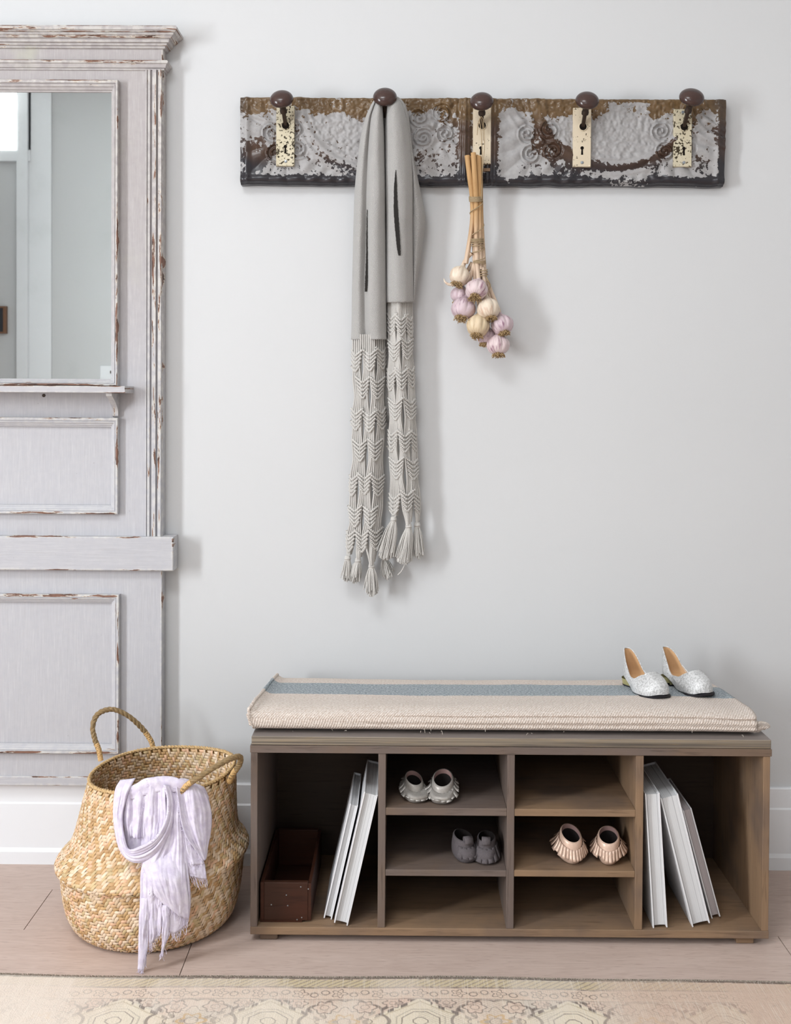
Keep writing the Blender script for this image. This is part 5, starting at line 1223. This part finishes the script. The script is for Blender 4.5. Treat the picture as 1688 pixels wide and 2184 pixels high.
for g1_ in G_:
    tip, nk_ = bulb(*g1_)
    stem([tip - np.array([0, 0, .004]) if False else tip, tip * .6 + nk_ * .4 + np.array([0, .002, .004]), nk_], [.0056, .0050, .0052])
tops = [((997, 332), (1008, 424), (1007, 480), (994, 562), .070, .0066), ((1010, 326), (1016, 424), (1016, 480), (1018, 562), .078, .0064), ((1021, 333), (1023, 424), (1023, 480), (1024, 575), .070, .0066), ((1003, 334), (1011, 424), (1011, 480), (1014, 596), .060, .0060), ((1016, 331), (1019, 426), (1020, 480), (1030, 575), .062, .0058), ((1024, 336), (1026, 426), (1028, 480), (1035, 600), .060, .0058)]
for a, b_, c_, e, d, r in tops:
    stem([P(*a, -d), P((a[0] + b_[0]) / 2, (a[1] + b_[1]) / 2, -d - .002), P(*b_, -BD - (d - .066) * .6), P(*c_, -BD - (d - .066) * .6), P(*e, -BD - (d - .066) * .5)], [r, r * 1.02, r * .98, r * .9, r * .92])
tw = MB()
def coil(cx_, y0, y1, w, turns, n=60, d=BD):
    pts = []
    for t in np.linspace(0, 1, n):
        a = t * turns * 2 * math.pi; pts.append(P(cx_ + (y0 + (y1 - y0) * t - y0) * .05 + w / 2 * math.cos(a), y0 + (y1 - y0) * t + 1.2 * math.sin(a), -(d + w / 2 * .00115 * 1.0 * math.sin(a))))
    tw.tube(pts, .00125, 5)
coil(1015, 419, 430, 28, 6, 130); coil(1016, 430, 510, 28.5, 1.6, 70); coil(1017, 508, 516, 28.5, 3.2, 80); coil(1018, 516, 528, 28, 2.2, 60); coil(1021, 530, 556, 27, 1.4, 50); coil(1023, 556, 562, 26, 2.2, 60); coil(1030, 575, 588, 20, 2.5, 60)
a1 = P(1027, 256, -.060)
tw.tube(cr([P(1027, 424, -.07), P(1028.5, 380, -.072), P(1029, 330, -.072), P(1027, 285, -.068), P(1024, 258, -.064), P(1027, 249, -.070), P(1031, 254, -.066)], 60), .0011, 5)
tw.tube(cr([P(1031, 254, -.066), P(1033, 275, -.068), P(1034, 310, -.071), P(1031, 345, -.073), P(1028.5, 385, -.072)], 40), .0009, 5)
tw.tube(cr([P(1020, 262, -.060), P(1018, 288, -.062), P(1021, 262, -.064), P(1026, 252, -.066), P(1030, 270, -.066), P(1031.5, 300, -.066)], 50), .0008, 5)
tw.tube(cr([P(1036, 588, -.06), P(1041, 598, -.066), P(1046, 608, -.064), P(1044, 618, -.062)], 20), .0018, 5)
tw.build('twine', M['twine'], gar)
MB().tube(cr([P(966, 607, -.066), P(956, 606, -.068), P(949, 600, -.066), P(947, 594, -.064)], 14), np.linspace(.0045, .0008, 14), 8).build('skin_curl', M['garlic_white'], gar)

# ------------------------------------------------------------------ rug
e0, e1 = P(0, 2077, z=.004), P(1688, 2080, z=.004); YE = -.5445
def redge(x): return YE + .0035 * np.sin(x * 5.0 + 1.0) + .002 * np.sin(x * 13.0) - .003 * sstep(-.2, -.8, x) * 0
rug = thing('rug', 'faded antique style rug with worn medallion border lying on wood floor', 'rug', (0, -1.2, 0))
xs_ = np.linspace(-1.02, 1.02, 1560); v_ = np.concatenate([np.arange(0, .36, .0017), np.linspace(.361, 1.5, 170)])
XX, VV = np.meshgrid(xs_, v_, indexing='ij')
wob = (fbm(XX * 26, VV * 26, 91) - .5) * .006; x = XX + wob; v = VV + (fbm(XX * 26 + 50, VV * 26, 92) - .5) * .005
def L(c): return np.array(srgb(*c))[:3]
C_ = np.tile(L((214, 192, 174)), x.shape + (1,))
def paint(m, c, k=1.0):
    global C_
    m = np.clip(m * k, 0, 1)[..., None]; C_ = C_ * (1 - m) + L(c) * m
line = lambda d, w: sstep(w, w * .55, np.abs(d))
vb = np.where(v > .158 + .15, .158 + ((v - .158 + .15) % .30) - .15, v)              # the field repeats further in
PER = .287; x0_ = P(896.5, 2167, z=.004)[0]; uu = (x - x0_ + PER / 2) % PER - PER / 2
cid = np.floor((x - x0_ + PER / 2) / PER)
CV = .158; dv = vb - CV
patch = fbm(x * 5, v * 7, 95)
paint(sstep(.5, .7, fbm(x * 9, v * 9, 96)), (224, 213, 194), .6); paint(sstep(.52, .7, fbm(x * 12 + 9, v * 12, 97)), (214, 180, 164), .55); paint(sstep(.58, .75, fbm(x * 14 + 3, v * 14, 98)), (196, 200, 190), .5)
fieldm = sstep(.083, .085, v)
dia = np.abs(uu) / .112 + np.abs(dv) / .078
paint((dia < 1) * fieldm, (230, 220, 196), .8)
ink = (66, 50, 50)
paint(line(dia - 1.06 - .10 * np.sign(np.sin(uu * 260)) * (np.abs(uu) > .02), .085) * fieldm, ink, .95)
paint(line(dia - .86, .03) * fieldm, (170, 150, 110), .6)
octd = lambda a, b: np.maximum(np.maximum(np.abs(a), np.abs(b)), (np.abs(a) + np.abs(b)) * .74)
for r in (.036, .014, .046): paint(line(octd(uu, dv * 1.15) - r, .0017) * fieldm, ink, .8 if r != .046 else .4)
uh = (uu + PER) % PER - PER / 2                                              # centred between medallions
rad = np.hypot(uh, dv * 1.1); ang = np.arctan2(dv, uh)
paint((rad < .078 + .008 * np.cos(ang * 8)) * fieldm, (226, 210, 192), .5)
paint(line(rad - (.076 + .009 * np.abs(np.cos(ang * 5))), .0042) * fieldm, ink, .75)
paint(line(rad - (.046 + .008 * np.cos(ang * 8)), .0016) * fieldm, ink, .7)
paint(line(rad - (.022 + .005 * np.cos(ang * 6)), .0045) * fieldm, (206, 168, 112), .8); paint(line(rad - .012, .0015) * fieldm, ink, .5)
for sx in (-1, 1):
    for (ax_, av, rr_) in ((.105, .047, .020), (.105, -.048, .020), (.052, .075, .015), (.052, -.062, .016)):
        q = np.hypot(uu - sx * ax_, (dv - av) * 1.05); aq = np.arctan2(dv - av, uu - sx * ax_)
        paint((q < rr_) * fieldm, (218, 190, 172), .6); paint(line(q - (rr_ + .003 * np.cos(aq * 6)), .0022) * fieldm, ink, .75); paint(line(q - rr_ * .4, .0012) * fieldm, ink, .6)
paint(line(np.abs(((x * .8 + v * 1.3) * 60) % 1 - .5) - .25, .10) * fieldm * sstep(.55, .62, fbm(x * 22, v * 22, 99)), ink, .35)
# border bands
b1 = (v > .0105) * (v < .038); paint(b1, (196, 180, 146), .9)
paint(b1 * line(((x * 1.0 + v * 1.35) * 58) % 1 - .5, .13), ink, .75); paint(b1 * line(((x + v * 1.35) * 58) % 1 - .85, .10), (206, 188, 120), .6)
paint(line(v - .0395, .0016) + line(v - .0425, .001), ink, .8)
b2 = (v > .044) * (v < .080); paint(b2, (220, 196, 176), .85)
px_ = (x * 1.0) % .078 - .039; q = np.hypot(px_, (v - .062) * 1.1); aq = np.arctan2(v - .062, px_)
paint(b2 * line(q - (.0125 + .0035 * np.cos(aq * 5)), .0017), ink, .85); paint(b2 * line(q - .0045, .0012), ink, .7)
q2 = np.hypot(np.abs(px_) - .028, (v - .062 - .004 * np.sign(px_)) * 1.1); paint(b2 * line(q2 - .0075, .0016), ink, .8); paint(b2 * line(v - .062 - .006 * np.sin(x * 160), .0012) * (q > .017), ink, .45)
paint(line(v - .0815, .0012), ink, .75)
# fading: worn almost away to the left and right of the middle, bare warps and pinkish patches
wear_ = np.clip(1.0 * sstep(-.42, -.72, x) * .72 + .75 * sstep(.36, .44, x) * sstep(1.0, .75, x) * .8 + .35 * sstep(.48, .62, fbm(x * 7, v * 5, 101)) + .12, 0, .9)
wear_ = np.clip(wear_ + .25 * (fbm(x * 40, v * 10, 102) - .5), 0, .95)[..., None]
base = L((228, 216, 204)) * (1 - sstep(.1, .5, x)[..., None] * .0) ; pink = sstep(.30, .5, x)[..., None] * .75
C_ = C_ * (1 - wear_) + (base * (1 - pink) + L((200, 168, 148)) * pink) * wear_
ed = (v < .0095); paint(ed, (74, 64, 58), .8); paint(ed * sstep(-.35, -.6, x), (196, 188, 176), .7); paint(ed * sstep(.33, .4, x) * sstep(.62, .55, x), (180, 164, 148), .7)
Zr = .0042 + .0012 * (fbm(XX * 30, VV * 30, 103) - .5) - .003 * sstep(.004, 0, VV)
Ar = np.stack([XX, redge(XX) - VV, Zr], -1)
rc = np.concatenate([C_, np.ones(x.shape + (1,))], -1)
rgm = MB().grid(Ar, c=rc)
rgm.grid(np.stack([Ar[:, 0], Ar[:, 0] * np.array([1, 1, 0]) + np.array([0, .0005, .0004])]), c=np.array(srgb(120, 108, 96)))
rgm.build('rug_pile', M['rug'], rug, angle=180)
fr_ = MB()
for k in range(900):
    x_ = -1.0 + 2.0 * (k + rng.random()) / 900; y_ = float(redge(np.array(x_))); p = np.array([x_, y_ - .004, .0048])
    fr_.tube([p, p + np.array([rng.uniform(-.001, .001), .004, .0006]), p + np.array([rng.uniform(-.003, .003), rng.uniform(.0055, .0095), -.0035])], .0007, 4, False)
tag(fr_.build('edge_threads', M['fringe'], rug), kind='stuff')
